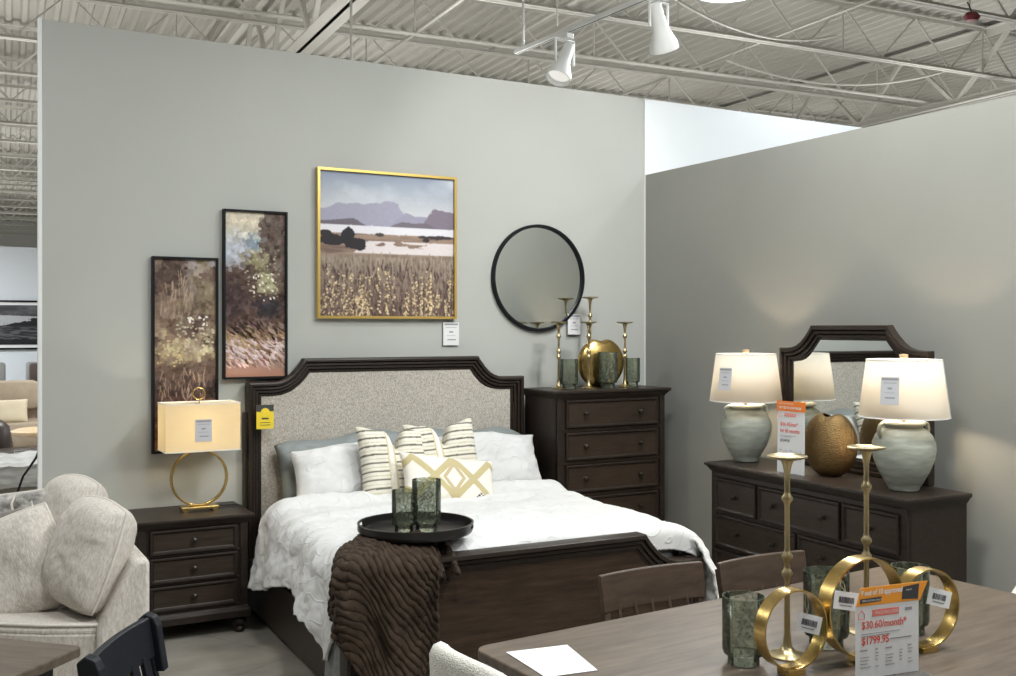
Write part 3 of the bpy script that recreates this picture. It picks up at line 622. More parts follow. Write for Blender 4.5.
# ================================================================== BED
BP = (2.757, 6.70); BA = R(-1.55)
bed = thing('bed', 'large dark wooden bed with grey upholstered headboard', 'bed', (*BP, 0), BA)
def B(x, y, z):
    return (BP[0] + x * math.cos(BA) - y * math.sin(BA), BP[1] + x * math.sin(BA) + y * math.cos(BA), z)
hp = [(x + .006, z) for x, z in outline(2.025, 1.497, 1.648, .16, .37)]
yh = lambda x, z, h: Vector((x, -.02 - h, z))
hprof = [(0, 0), (0, .058), (.004, .070), (.014, .074), (.026, .072), (.029, .050), (.034, .056), (.048, .058), (.051, .038), (.056, .044), (.070, .045), (.073, .024), (.078, .029), (.092, .028), (.098, .016)]
bm = BM(); sweep(bm, hp, hprof, False, yh); hb = obj('headboard_frame', bm, M['wood'], bed, smooth=28)
bm = BM(); prism(bm, outline(2.015, 1.492, 1.638, .165, .375), -.018, .004, yh); obj('headboard_back', bm, M['wood'], bed)
ip = [(x * (1.025 - .088) / 1.025, z) for x, z in outline(2.05, 1.41, 1.555, .14, .37, .3)]
bm = BM(); prism(bm, ip, .0, .022, yh); obj('headboard_upholstery', bm, M['linen'], bed, bevel=.01)
# footboard
FY = -2.14
fp = [(x - .012, z) for x, z in outline(2.07, .572, .737, .13, .385)]
yf = lambda x, z, h: Vector((x, FY - h, z))
fprof = [(0, -.05), (0, .042), (.004, .052), (.020, .055), (.025, .053), (.028, .032), (.033, .038), (.050, .038), (.053, .020), (.058, .025), (.074, .024), (.077, .010), (.088, .008)]
bm = BM(); sweep(bm, fp, fprof, False, yf); obj('footboard_frame', bm, M['wood'], bed, smooth=28)
bm = BM(); prism(bm, [(x - .012, z) for x, z in outline(2.05, .567, .73, .135, .39, .09)], -.045, .006, yf); obj('footboard_panel', bm, M['woodf'], bed)
bm = BM(); box(bm, -.98, .98, FY - .035, FY - .006, .09, .17, bev=.004); obj('footboard_rail', bm, M['wood'], bed)
for s in (-1, 1):
    bm = BM(); box(bm, s * .985 - .045, s * .985 + .045, FY - .005, FY + .06, 0, .58, bev=.004); obj('foot_post', bm, M['wood'], bed)
    bm = BM(); box(bm, s * .99 - .018, s * .99 + .018, FY + .04, -.05, .055, .36, bev=.004); obj('side_rail', bm, M['wood'], bed)
    bm = BM(); box(bm, s * .98 - .045, s * .98 + .045, -.06, -.0, 0, 1.3); obj('headboard_post', bm, M['wood'], bed)
bm = BM(); box(bm, -.95, .95, FY + .07, -.10, .26, .335); obj('slat_base', bm, M['wood'], bed)
mt = thing('mattress', 'thick mattress in a dark grey sheet on the wooden bed', 'mattress', B(0, 0, 0), BA)
bm = BM(); box(bm, -.955, .955, FY + .075, -.12, .34, .70, bev=.07); obj('fitted_sheet', bm, M['sheet'], mt, smooth=60)

bm = BM(); grid(bm, 40, 30, lambda a, b: Vector((-1.025 - .02 * b + .014 * math.sin(a * 16) * b, -1.84 - .24 * a, .52 - .47 * b))); obj('hanging_sheet', bm, M['sheet'], mt, smooth=180, solid=.006)
# duvet
HL = [(-.55, .27), (-.62, .27), (-.80, .34), (-1.17, .43), (-1.55, .38), (-1.70, .35), (-1.79, .25), (-1.92, .22), (-2.0, .34), (-2.08, .44)]
HR = [(-.55, .33), (-1.2, .30), (-1.8, .28), (-2.0, .28), (-2.08, .34)]
def interp(tab, y):
    if y >= tab[0][0]: return tab[0][1]
    for (a, va), (b, vb) in zip(tab, tab[1:]):
        if y >= b: return va + (vb - va) * (a - y) / (a - b)
    return tab[-1][1]
def dtop(x, y):
    z = .762 - .018 * abs(x) ** 2 + .022 * fb((x * 2.2, y * 2.2, 1)) + .008 * fb((x * 7, y * 7, 4)) + .0035 * fb((x * 19, y * 19, 9))
    z += .065 * math.exp(-((y + .66 + .05 * math.sin(x * 3)) / .10) ** 2)          # folded-back roll near the pillows
    z += .022 * math.exp(-((y + .95 - .08 * math.sin(x * 2.2 + 1)) / .07) ** 2)
    z -= .015 * max(0, (-y - 1.95) / .12) ** 2 * (1 if y < -1.95 else 0)
    if y > -.56: z -= .10 * ((y + .56) / .08) ** 2
    return z
def duvet(a, b):
    curl = max(0, (b - .90) / .10); b = min(1, b / .90)
    y = -.48 + (-2.06 + .48) * b; side = -1 if a < .5 else 1; q = abs(2 * a - 1)
    rr_ = .15; s1 = .885; zc = dtop(side * .885, y)
    hem = interp(HL if side < 0 else HR, y) + .02 * fb((y * 9, side, 2)) + .01 * fb((y * 25, side, 2))
    S = s1 + rr_ * PI / 2 + (zc - rr_ - hem); s = q * S
    if s < s1: x = s; z = dtop(side * x, y); ox = 0
    elif s < s1 + rr_ * PI / 2:
        ph = (s - s1) / rr_; x = s1 + rr_ * math.sin(ph); z = zc - rr_ * (1 - math.cos(ph))
    else:
        dn = s - s1 - rr_ * PI / 2; x = s1 + rr_ + .035 * math.sin(dn * 5); z = zc - rr_ - dn
    k = max(0, (s - s1) / (S - s1))
    x += k * (.032 * math.sin(y * 11 + 2.0 * fb((y * 1.5, side * 3, 0))) + .03 * fb((y * 4, z * 2, side)) ) + .014 * fb((y * 12, z * 9, 5 + side)) * min(1, k * 4)
    yy = y + .02 * fb((x * 4, z * 4, 7)) * k
    if curl and s < s1 + rr_ * .9: yy -= .028 * math.sin(min(1, curl * 2) * PI / 2); z -= .125 * curl ** 1.3 + .012 * fb((x * 9, 0, 1)) * curl
    elif curl: x -= .05 * curl; yy -= .03 * curl
    if side > 0 and y < -1.6: yy -= .17 * min(1, k * 1.5) * ((-1.6 - y) / .48) ** 1.5; x += .03 * k
    return Vector((side * x, yy, z))
dv = thing('duvet', 'rumpled white embroidered duvet draped over both bed sides', 'duvet', B(0, 0, 0), BA)
bm = BM(); grid(bm, 300, 186, duvet); du = obj('cover', bm, M['white_cloth'], dv, smooth=180, solid=.016)
# embroidered wandering lines as relief
nt = M['white_cloth'].node_tree; b_ = nt.nodes['Principled BSDF']
tc = nt.nodes.new('ShaderNodeTexCoord'); n1 = nt.nodes.new('ShaderNodeTexNoise'); n1.inputs['Scale'].default_value = 4.2; n1.inputs['Detail'].default_value = 1
nt.links.new(tc.outputs['Object'], n1.inputs[0])
mm = nt.nodes.new('ShaderNodeMath'); mm.operation = 'PINGPONG'; mm.inputs[1].default_value = .055; nt.links.new(n1.outputs['Fac'], mm.inputs[0])
cr = nt.nodes.new('ShaderNodeMapRange'); cr.inputs[1].default_value = 0; cr.inputs[2].default_value = .012; cr.inputs[3].default_value = 1; cr.inputs[4].default_value = 0; nt.links.new(mm.outputs[0], cr.inputs[0])
old = b_.inputs['Normal'].links[0].from_node
b2 = nt.nodes.new('ShaderNodeBump'); b2.inputs['Strength'].default_value = .35; b2.inputs['Distance'].default_value = .010
nt.links.new(cr.outputs[0], b2.inputs['Height']); nt.links.new(old.outputs[0], b2.inputs['Normal']); nt.links.new(b2.outputs[0], b_.inputs['Normal'])

# pillows on the bed
cushion('bed_pillow', 'grey satin pillow leaning on the left half of the headboard', 1.0, .48, .20, B(-.34, -.17, .915), (R(-14), R(-3), BA), M['grey_cloth'], 'pillow', pinch=.05, seed=3, wr=.020, droop=.06)
cushion('bed_pillow', 'grey satin pillow leaning on the right half of the headboard', .98, .46, .20, B(.50, -.17, .92), (R(-14), R(2), BA), M['grey_cloth'], 'pillow', pinch=.05, seed=8, wr=.020, droop=.06)
cushion('bed_pillow', 'white pillow in front of the left grey pillow', .86, .42, .20, B(-.37, -.37, .90), (R(-24), R(0), BA), M['white_cloth'], 'pillow', pinch=.06, seed=5, wr=.018, droop=.035)
cushion('bed_pillow', 'white pillow at the right end of the headboard', .88, .42, .22, B(.54, -.36, .925), (R(-24), R(1), BA), M['white_cloth'], 'pillow', pinch=.06, seed=11, wr=.018, droop=.03)
def stripes(u, v, front):
    base = (228, 224, 212)
    if abs(abs(u + .22) - .09) < .018: return (206, 194, 160)
    if abs(u + .22) < .05: return (240, 236, 226)
    if .10 < abs(u + .22):
        q = (v * 4.6) % 1
        if q < .17: return (108, 106, 94)
        if .17 < q < .24: return (176, 168, 146)
        if .52 < q < .62: return (206, 198, 172)
    return base
def diamonds(u, v, front):
    base = (236, 230, 220); a = abs(u) * 1.0; w = abs(v)
    tri = 1 - abs(((u * 1.25 + 2.0) % 2) - 1)               # zigzag 0..1
    z1 = abs(w - tri); gold = (196, 182, 140)
    if abs(v - (1.5 * tri - .75)) < .17 or abs(v + (1.5 * tri - .75)) < .17: return gold
    if abs(u) < .3 and abs(abs(u) * 2.6 + w - .52) < .11: return (196, 180, 145)
    for cx in (.62, -.62):
        if abs(u - cx) + abs(v + .72) * .45 < .20 and int((u - cx + 5) * 22) % 2 == int((v + 5) * 14) % 2: return (70, 66, 70)
    return base
cushion('striped_cushion', 'cream striped cushion on the left, dented at the top', .50, .50, .17, B(-.175, -.56, .965), (R(-20), R(2), R(2)), M['fabric_print'], group=None, patt=stripes, chop=.13, pinch=.08, n=130, seed=2, wr=.007)
cushion('striped_cushion', 'cream striped cushion on the right, dented at the top', .50, .50, .17, B(.175, -.54, .98), (R(-20), R(-3), R(-2)), M['fabric_print'], patt=stripes, chop=.14, pinch=.08, n=130, seed=6, wr=.007)
cushion('lumbar_cushion', 'cream lumbar cushion with gold zigzag and diamond pattern', .68, .34, .15, B(.095, -.80, .875), (R(-30), R(9), R(0)), M['fabric_print'], patt=diamonds, pinch=.10, n=150, seed=9, wr=.006)

# ribbed plush throw over the left foot corner
TC = Vector((-.66, -1.98))
def throw(a, b):
    # a runs round the corner from the long side to the front, b from the gathered top outward and down
    import math as m_
    K = [(-.98, -1.95), (-1.05, -2.02), (-1.09, -2.10), (-1.09, -2.19), (-1.04, -2.235), (-.94, -2.245), (-.82, -2.245), (-.70, -2.245), (-.61, -2.24)]
    q = a * (len(K) - 1); i = min(len(K) - 2, int(q)); f = q - i
    ex, ey = K[i][0] * (1 - f) + K[i + 1][0] * f, K[i][1] * (1 - f) + K[i + 1][1] * f
    hems = [.53, .53, .50, .45, .33, .12, .02, .14, .40]; hem = hems[i] * (1 - f) + hems[i + 1] * f
    tops = [(-.78, -1.80), (-.80, -1.84), (-.82, -1.88), (-.80, -1.92), (-.76, -1.96), (-.72, -1.98), (-.68, -1.98), (-.62, -1.96), (-.58, -1.94)]
    tx, ty = tops[i][0] * (1 - f) + tops[i + 1][0] * f, tops[i][1] * (1 - f) + tops[i + 1][1] * f
    L1 = m_.hypot(ex - tx, ey - ty); zt0 = .793; r = .075
    L2 = zt0 - r - hem; S = (L1 - r) + r * PI / 2 + L2; s = b * S
    if s < L1 - r: k = s / L1; x, y, z = tx + (ex - tx) * k, ty + (ey - ty) * k, zt0 + .012 - .03 * (s / max(.01, L1 - r)) ** 2 ; z += 0
    elif s < L1 - r + r * PI / 2:
        ph = (s - L1 + r) / r; k = (L1 - r + r * m_.sin(ph)) / L1; x, y, z = tx + (ex - tx) * k, ty + (ey - ty) * k, zt0 - .018 - r * (1 - m_.cos(ph))
    else: x, y, z = ex, ey, zt0 - .018 - r - (s - (L1 - r) - r * PI / 2)
    nx, ny = ex - tx, ey - ty; nl = m_.hypot(nx, ny); nx /= nl; ny /= nl
    kd = min(1, b * 1.6)
    fold = .030 * m_.sin(a * 19 + 1.5 * fb((a * 3, b * 2, 0))) * kd + .03 * fb((a * 5, b * 2.5, 3)) * kd
    # rib coordinate: level rows on the long side, slanting rows on the front
    w = 1 / (1 + m_.exp(-(a - .60) * 14)); lev = s; sl = s * .8 - (a - .60) * .80
    rc = lev * (1 - w) + (sl) * w + .02 * fb((a * 6, b * 5, 8)); rib = abs(m_.sin(rc * PI / .040)) ** .6
    amp = .019 * rib
    hn = min(1, max(0, (s - L1 + r) / (r * 1.5)))
    x += nx * (fold + amp) * hn; y += ny * (fold + amp) * hn; z += (1 - hn) * (amp * 1.0 + .01 * fb((a * 8, b * 8, 1)))
    return Vector((x, y, z))
tw = thing('throw_blanket', 'dark brown ribbed plush throw hanging over the foot corner of the bed', 'blanket', B(0, 0, 0), BA)
bm = BM(); grid(bm, 260, 330, throw); obj('plush_cloth', bm, M['plush'], tw, smooth=180, solid=.012)
def curl(a, b):
    x = -.66 + .17 * a; y = -2.00 - .20 * b; z = .765 + .022 * math.sin(a * 15) + .02 * fb((a * 5, b * 5, 2)) - .13 * max(0, b - .5) ** 1.3 * 2 - .04 * a
    z += .016 * abs(math.sin((a * .3 + b * .12) * PI / .036)) ** .6
    return Vector((x, y + .03 * math.sin(a * 11), z))
bm = BM(); grid(bm, 90, 60, curl); obj('gathered_edge', bm, M['plush'], tw, smooth=180, solid=.02)

# tray with two glasses
TR = (2.115, 4.80)
t = thing('serving_tray', 'round black tray with cut-out handles at the bed foot', 'tray', (*TR, .812), R(-33))
bm = BM(); seg = 96
def trayrim(i): return 2 * PI * i / seg
lathe(bm, [(.001, .0), (.270, .0), (.285, .006), (.292, .020), (.293, .026), (.286, .026), (.282, .012), (.268, .010), (.001, .010)], seg, caps=False); obj('tray_plate', bm, M['tray'], t, smooth=50)
bm = BM()
def rimz(an):
    k = min(abs((an + PI) % (2 * PI) - PI), abs((an) % (2 * PI) - PI)); return k
for i in range(seg):
    a0, a1 = trayrim(i), trayrim(i + 1); c = (a0 + a1) / 2; k = rimz(c)
    z0 = .046 if k < .17 else .024
    vs = []
    for an in (a0, a1):
        for r_ in (.284, .294):
            for z_ in (z0, .056): vs.append(bm.verts.new((r_ * math.cos(an), r_ * math.sin(an), z_)))
    for f in ((0, 1, 5, 4), (2, 3, 7, 6), (1, 3, 7, 5), (0, 2, 6, 4)): bm.faces.new([vs[j] for j in f])
bmesh.ops.remove_doubles(bm, verts=bm.verts[:], dist=.0001); obj('rim', bm, M['tray'], t, smooth=50)
def glass(loc, r, h, label, g, cat='candle holder'):
    t = thing('hurricane_glass', label, cat, loc, 0, g); bm = BM(); w = .004; fr = r * .74; fh = h * .13
    pr = [(.001, .0), (fr, .0), (fr, fh), (r * .93, fh + .004), (r, fh + .018), (r, h), (r - w, h), (r - w, fh + .02), (r * .9, fh + .009), (.001, fh + .007)]
    lathe(bm, pr, 36, caps=False); obj('glass_body', bm, M['glass'], t, smooth=40); return t
G1 = 'green glass holders'
glass((2.063, 4.83, .8225), .062, .205, 'smaller green mottled glass on the round black tray', G1)
glass((2.168, 4.785, .8225), .074, .258, 'larger green mottled glass on the round black tray', G1)

# ================================================================== LAMPS, VASES AND SIGNS ON THE DRESSER
def jar_lamp(loc, label, tagrz, seam=False, taglabel='', tagu=0):
    t = thing('table_lamp', label, 'table lamp', loc, 0, 'pair of sage jar lamps')
    bm = BM(); lathe(bm, [(.001, 0), (.078, 0), (.084, .006), (.084, .014), (.105, .045), (.140, .105), (.165, .165), (.174, .215), (.172, .255), (.155, .295), (.125, .325), (.098, .340), (.096, .346)], 44, sx=.94, sy=.94, caps=False)
    obj('jar', bm, M['ceramic'], t, smooth=60)
    bm = BM(); lathe(bm, [(.094, .338), (.100, .342), (.114, .350), (.118, .358), (.112, .368), (.090, .370), (.02, .362)], 44, sx=.94, sy=.94); obj('jar_rim', bm, M['ceramic_rim'], t, smooth=50)
    for s, an in ((1, R(-12)), (-1, R(-12 + 180))):
        bm = BM(); d = (math.cos(an), math.sin(an)); P = [(.098, .353), (.127, .362), (.149, .350), (.156, .325), (.153, .300), (.141, .283)]
        P2 = []
        for a, b in zip(P, P[1:]):
            for k in range(3): P2.append((a[0] + (b[0] - a[0]) * k / 3, a[1] + (b[1] - a[1]) * k / 3))
        P2.append(P[-1]); tube(bm, [(d[0] * r, d[1] * r, z) for r, z in P2], .0115, 10); obj('handle', bm, M['ceramic_rim'] if False else M['ceramic'], t, smooth=60)
    bm = BM(); lathe(bm, [(.012, .36), (.012, .44), (.006, .45), (.006, .70)], 14); obj('stem', bm, M['brass'], t, smooth=40)
    bm = BM(); lathe(bm, [(.232, .392), (.191, .702)], 56, caps=False); sh = obj('lamp_shade', bm, M['shade'], t, smooth=60, solid=.002)
    for r_, z_ in ((.2325, .394), (.1915, .699)):
        bm = BM(); tube(bm, [(r_ * math.cos(2 * PI * k / 56), r_ * math.sin(2 * PI * k / 56), z_) for k in range(56)], .0028, 6, closed=True); obj('shade_hem', bm, M['white'], sh, smooth=60)
    bm = BM()
    for k in range(3): a = 2 * PI * k / 3; tube(bm, [(0, 0, .69), (.194 * math.cos(a), .194 * math.sin(a), .695)], .002, 4)
    obj('shade_spider', bm, M['brass'], t)
    bm = BM(); lathe(bm, [(.004, .70), (.012, .708), (.022, .712), (.022, .728), (.002, .730)], 14, sx=1.1); obj('finial', bm, M['paleoak'], t, smooth=40)
    bm = BM(); lathe(bm, [(.001, .48), (.02, .50), (.03, .54), (.02, .575), (.001, .585)], 14, caps=False); obj('bulb', bm, M['bulb'], t, smooth=60)
    l = bpy.data.lights.new('lamp_light', 'POINT'); l.energy = LAMP_W; l.color = (1, .80, .55); l.shadow_soft_size = .04
    lo = bpy.data.objects.new('lamp_light', l); C.objects.link(lo); lo.location = (loc[0], loc[1], loc[2] + .515)
    if seam:
        an = R(-62); bm = BM(); tube(bm, [((.2365) * math.cos(an), .2365 * math.sin(an), .392), (.1955 * math.cos(an), .1955 * math.sin(an), .702)], .0025, 5); obj('shade_seam', bm, M['label'], sh)
    an = tagu; zc = .50; r_ = .2385 - (.041) * (zc - .392) / .31
    p = (loc[0] + (r_ + .003) * math.cos(an), loc[1] + (r_ + .003) * math.sin(an), loc[2] + zc - .03)
    tagcard('price_tag', taglabel, p, an + PI / 2, .095, .145, 'grey', tilt=R(-7))
    return t
LAMP_W = 24.0
L1 = (4.612, 5.140, .981); L2 = (4.530, 3.812, .981)
jar_lamp(L1, 'lit sage jar lamp on the left end of the dresser', 0, taglabel='grey price tag on the left jar lamp shade', tagu=R(192))
jar_lamp(L2, 'lit sage jar lamp nearer the camera on the dresser, with a seam down its shade', 0, seam=True, taglabel='grey price tag on the nearer jar lamp shade', tagu=R(202))

def discvase(name, label, loc, rz, w, h, d, m, notch=.05):
    t = thing(name, label, 'vase', loc, rz); bm = BM()
    def f(a, b):
        th = 2 * PI * a; v = b                      # b 0 bottom .. 1 top
        ang = -PI / 2 + PI * (.10 + .815 * v); r = math.cos(ang); zz = (math.sin(ang) + .955) / 1.93
        z = h * zz; x = w / 2 * r * math.cos(th); y = d / 2 * r ** .8 * math.sin(th)
        if v > .9: z -= notch * (v - .9) * 10 * .35 * math.cos(th * 2) ** 2 * 0
        return Vector((x, y, z))
    grid(bm, 56, 40, f, closed_u=True); 
    bm.verts.ensure_lookup_table(); base = [v for v in bm.verts if abs(v.co.z - min(q.co.z for q in bm.verts)) < 1e-5]
    zmin = min(q.co.z for q in bm.verts)
    for v in bm.verts: v.co.z -= zmin
    top = max(q.co.z for q in bm.verts)
    for v in bm.verts:
        if v.co.z > top - notch * 1.3: v.co.z -= .55 * notch * math.exp(-(v.co.x / (w * .13)) ** 2) * ((v.co.z - top + notch * 1.3) / (notch * 1.3))
    bm.faces.new([v for v in bm.verts if v.co.z < 1e-5])
    obj('vase_body', bm, m, t, smooth=70, solid=.005); return t
vz = (4.600, 4.400, .981)
discvase('gold_vase', 'round hammered bronze gold vase with a notched mouth on the dresser', vz, R(-74), .325, .375, .22, M['goldv'])

# dresser mirror
mo = outline(1.205, .742, .886, .06, .29, -.0)
mx, my, _ = D(-.022, .250, 0)
dm = thing('dresser_mirror', 'dark framed mirror with raised arched top standing on the dresser', 'mirror', (mx, my, .981), dang)
mprof = [(0, 0), (0, .034), (.004, .046), (.022, .050), (.028, .048), (.031, .030), (.036, .036), (.052, .036), (.055, .018), (.060, .023), (.076, .023), (.079, .010), (.092, .006)]
yM = lambda x, z, h: Vector((x, -h, z))
bm = BM(); sweep(bm, mo, mprof, True, yM); obj('mirror_frame', bm, M['wood'], dm, smooth=28)
ii = [(x * (.6025 - .086) / .6025, z) for x, z in outline(1.205, .742 - .086, .886 - .086, .045, .285, .085)]
bm = BM(); prism(bm, ii, .001, .006, yM); obj('mirror_panel', bm, M['mirror'], dm)
bm = BM(); prism(bm, outline(1.17, .735, .88, .06, .29, .01), -.022, -.001, yM); obj('mirror_back', bm, M['wood'], dm)

def price_sign(name, label, loc, rz, w, h, hh_, big, style, tilt=0):
    t = thing(name, label, 'price sign', loc, rz); t.rotation_euler = (tilt, 0, rz)
    bm = BM(); box(bm, -w / 2 - .012, w / 2 + .012, -.045, .045, 0, .004, bev=.001); obj('acrylic_base', bm, M['acrylic'], t)
    bm = BM(); box(bm, -w / 2 - .002, w / 2 + .002, -.0035, -.002, .004, h + .004); obj('acrylic_sheet', bm, M['acrylic'], t) if False else bm.free()
    bm = BM(); box(bm, -w / 2, w / 2, -.001, .001, .005, h); obj('card', bm, M['paper'], t)
    if style == 'slant':
        bm = BM(); prism(bm, [(-w / 2, h - .002), (-w / 2 + .02, h + hh_ * .98), (w / 2 + .035, h + hh_), (w / 2 + .004, h - .002)], .001, .003, XZm); hd = obj('orange_header', bm, M['amber'], t)
        bm = BM(); prism(bm, [(w * .22, h + .006), (w * .235, h + hh_ * .80), (w * .50, h + hh_ * .90), (w * .48, h + .002)], .003, .0038, XZm); obj('black_block', bm, M['lining'], hd)
        bm = BM(); prism(bm, [(-w * .44, h + .006), (-w * .435, h + .020), (-w * .10, h + .022), (-w * .11, h + .008)], .003, .0038, XZm); obj('black_strip', bm, M['lining'], hd)
        textmesh('9 out of 10 approved', .0235, M['paper'], hd, (-w * .43, -.003, h + .030), xs=.80, bold=.0006, shear=.15)
        textmesh('ZERO DOWN ONLY', .0085, M['paper'], hd, (-w * .41, -.0036, h + .0105), xs=.95)
        textmesh('only at', .009, M['paper'], hd, (w * .28, -.0036, h + .032), xs=.95, shear=.2)
    else:
        bm = BM(); box(bm, -w / 2 - .006, w / 2 + .006, -.0035, -.001, h - .002, h + hh_); hd = obj('orange_header', bm, M['orange'], t)
        textmesh('Get it now and pay', w * .075, M['paper'], hd, (-w * .43, -.0038, h + hh_ * .66), xs=.9)
        textmesh('SAY YES TO LOW PRICES', w * .088, M['paper'], hd, (-w * .43, -.0038, h + hh_ * .20), xs=.82, bold=.0006)
    y = -.0015
    bm = BM(); n = 5; cx, cz, q = -w * .41, h - w * .13, w * .045     # little house outline mark
    P = [(-q, -q), (-q, q * .4), (0, q * 1.5), (q, q * .4), (q, -q)]
    tube(bm, [(cx + a, y, cz + b) for a, b in P], w * .006, 4, closed=True); obj('house_mark', bm, M['pinkred'], t)
    bm = BM(); box(bm, -w * .24, w * .18, y - .0008, y, h - w * .155, h - w * .07); st = obj('red_strip', bm, M['pinkred'], t)
    textmesh('PRICE INCLUDES', w * .052, M['paper'], st, (-w * .20, y - .0006, h - w * .13), xs=.95)
    if style == 'slant':
        textmesh('$30.60/month*', w * .135, M['red'], t, (-w * .41, y, h - w * .30), xs=.86, bold=.0004)
        textmesh('$1799.95', w * .135, M['red'], t, (-w * .41, y, h - w * .50), xs=.86, bold=.0006)
    else:
        textmesh('$56.45/mo*', w * .15, M['red'], t, (-w * .39, y, h - w * .42), xs=.9, bold=.0005)
        textmesh('for 60 months', w * .15, M['red'], t, (-w * .39, y, h - w * .60), xs=.82, bold=.0005)
        textmesh('$3,349.95', w * .10, M['ink'], t, (-w * .39, y, h - w * .86), xs=.9, bold=.0004)
    bm = BM()
    if style == 'slant': rows = [(-.37, -.405, .30), (-.37, -.39, .16)]; z0 = h - w * .58; nr = 6
    else: rows = [(-.38, -.68, .36), (-.38, -.72, .2)]; z0 = h - w * 1.10; nr = 7
    box(bm, -w * .41, w * .20, y - .0006, y, h + w * rows[0][0] * (1.0 if style == 'slant' else 1.82), h + w * (rows[0][0] * (1.0 if style == 'slant' else 1.82) + .008))
    box(bm, -w * .41, w * .04, y - .0006, y, h + w * rows[1][0] * (1.08 if style == 'slant' else 1.9), h + w * (rows[1][0] * (1.08 if style == 'slant' else 1.9) + .008))
    if style == 'slant': box(bm, w * .04, w * .38, y - .0006, y, h - w * .47, h - w * .455); box(bm, w * .28, w * .39, y - .0006, y, h - w * .125, h - w * .085)
    for r_ in range(nr):
        for cx_, ww in ((-.43, .16), (-.19, .05), (-.03, .14), (.19, .05), (.33, .07)):
            if (r_ * 7 + int(cx_ * 100)) % 5 == 4: continue
            zz = z0 - r_ * w * .042; box(bm, w * cx_, w * (cx_ + ww * (.7 + .3 * ((r_ * 3) % 4) / 3)), y - .0006, y, zz, zz + w * (.016 if r_ == 0 else .009))
    obj('printed_text', bm, M['greyink'], t); return t
price_sign('price_sign', 'tall narrow price sign with orange header standing on the dresser', (4.425, 4.545, .981), R(-88), .215, .375, .058, '', 'flat', tilt=R(-1))

# ================================================================== NIGHTSTAND LAMP
NL = (1.400, 6.47, .7255)
t = thing('ring_lamp', 'lit lamp with rectangular linen shade and open gold ring base', 'table lamp', NL, 0)
bm = BM(); box(bm, -.112, .112, -.045, .045, .014, .032, bev=.003)
for sx in (-1, 1):
    for sy in (-1, 1): box(bm, sx * .09 - .016, sx * .09 + .016, sy * .033 - .010, sy * .033 + .010, 0, .016, bev=.002)
obj('base', bm, M['gold'], t)
bm = BM(); RZ = .032 + .170; n = 72; P = []
for w_, r_ in ((-.016, .160), (.016, .160), (.016, .174), (-.016, .174)): P.append([bm.verts.new((r_ * math.cos(2 * PI * k / n) * 1.0, w_, RZ + r_ * math.sin(2 * PI * k / n))) for k in range(n)])
for j in range(4):
    for k in range(n): bm.faces.new((P[j][k], P[j][(k + 1) % n], P[(j + 1) % 4][(k + 1) % n], P[(j + 1) % 4][k]))
obj('ring', bm, M['gold'], t, smooth=35, bevel=.002)
bm = BM(); lathe(bm, [(.011, .370), (.011, .42), (.005, .43), (.005, .68)], 12); obj('stem', bm, M['gold'], t, smooth=40)
SW, SD, S0, S1 = .222, .12, .375, .668
bm = BM(); P = [[bm.verts.new((x * SW, y * SD, z)) for x, y in ((-1, -1), (1, -1), (1, 1), (-1, 1))] for z in (S0, S1)]
for k in range(4): bm.faces.new((P[0][k], P[0][(k + 1) % 4], P[1][(k + 1) % 4], P[1][k]))
sh = obj('lamp_shade', bm, M['shadew'], t, solid=.003)
for z in (S0, S1 - .006):
    bm = BM(); rs = [[bm.verts.new((x * (SW + o), y * (SD + o), zz)) for x, y in ((-1, -1), (1, -1), (1, 1), (-1, 1))] for o, zz in ((-.003, z), (.003, z), (.003, z + .006), (-.003, z + .006))]
    for a in range(4):
        for k in range(4): bm.faces.new((rs[a][k], rs[a][(k + 1) % 4], rs[(a + 1) % 4][(k + 1) % 4], rs[(a + 1) % 4][k]))
    obj('shade_hem', bm, M['white'], sh)
bm = BM(); tube(bm, [(-SW, 0, .655), (SW, 0, .655)], .002, 5); tube(bm, [(0, -SD, .655), (0, SD, .655)], .002, 5); obj('shade_spider', bm, M['gold'], t)
bm = BM(); tube(bm, [(.036 * math.cos(2 * PI * k / 28), 0, .722 + .036 * math.sin(2 * PI * k / 28)) for k in range(28)], .0045, 8, closed=True); tube(bm, [(0, 0, .67), (0, 0, .688)], .005, 8); obj('finial', bm, M['gold'], t, smooth=60)
bm = BM(); lathe(bm, [(.001, .47), (.02, .49), (.03, .52), (.02, .555), (.001, .565)], 14, caps=False); obj('bulb', bm, M['bulb'], t, smooth=60)
l = bpy.data.lights.new('lamp_light', 'POINT'); l.energy = 11.0; l.color = (1, .88, .66); l.shadow_soft_size = .03
lo = bpy.data.objects.new('lamp_light', l); C.objects.link(lo); lo.location = (NL[0], NL[1] - .02, NL[2] + .52)
tagcard('price_tag', 'grey price tag on the rectangular nightstand lamp shade', (NL[0] - .002, NL[1] - SD - .009, NL[2] + .437), 0, .10, .135, 'grey')
pipe('black lamp cord lying on the nightstand toward the headboard', [(1.42, 6.52, .731), (1.50, 6.56, .731), (1.60, 6.565, .731), (1.645, 6.55, .731), (1.675, 6.53, .729), (1.69, 6.53, .66), (1.70, 6.56, .3)], .004, 'lamp_cord', 'cord', 'cord')

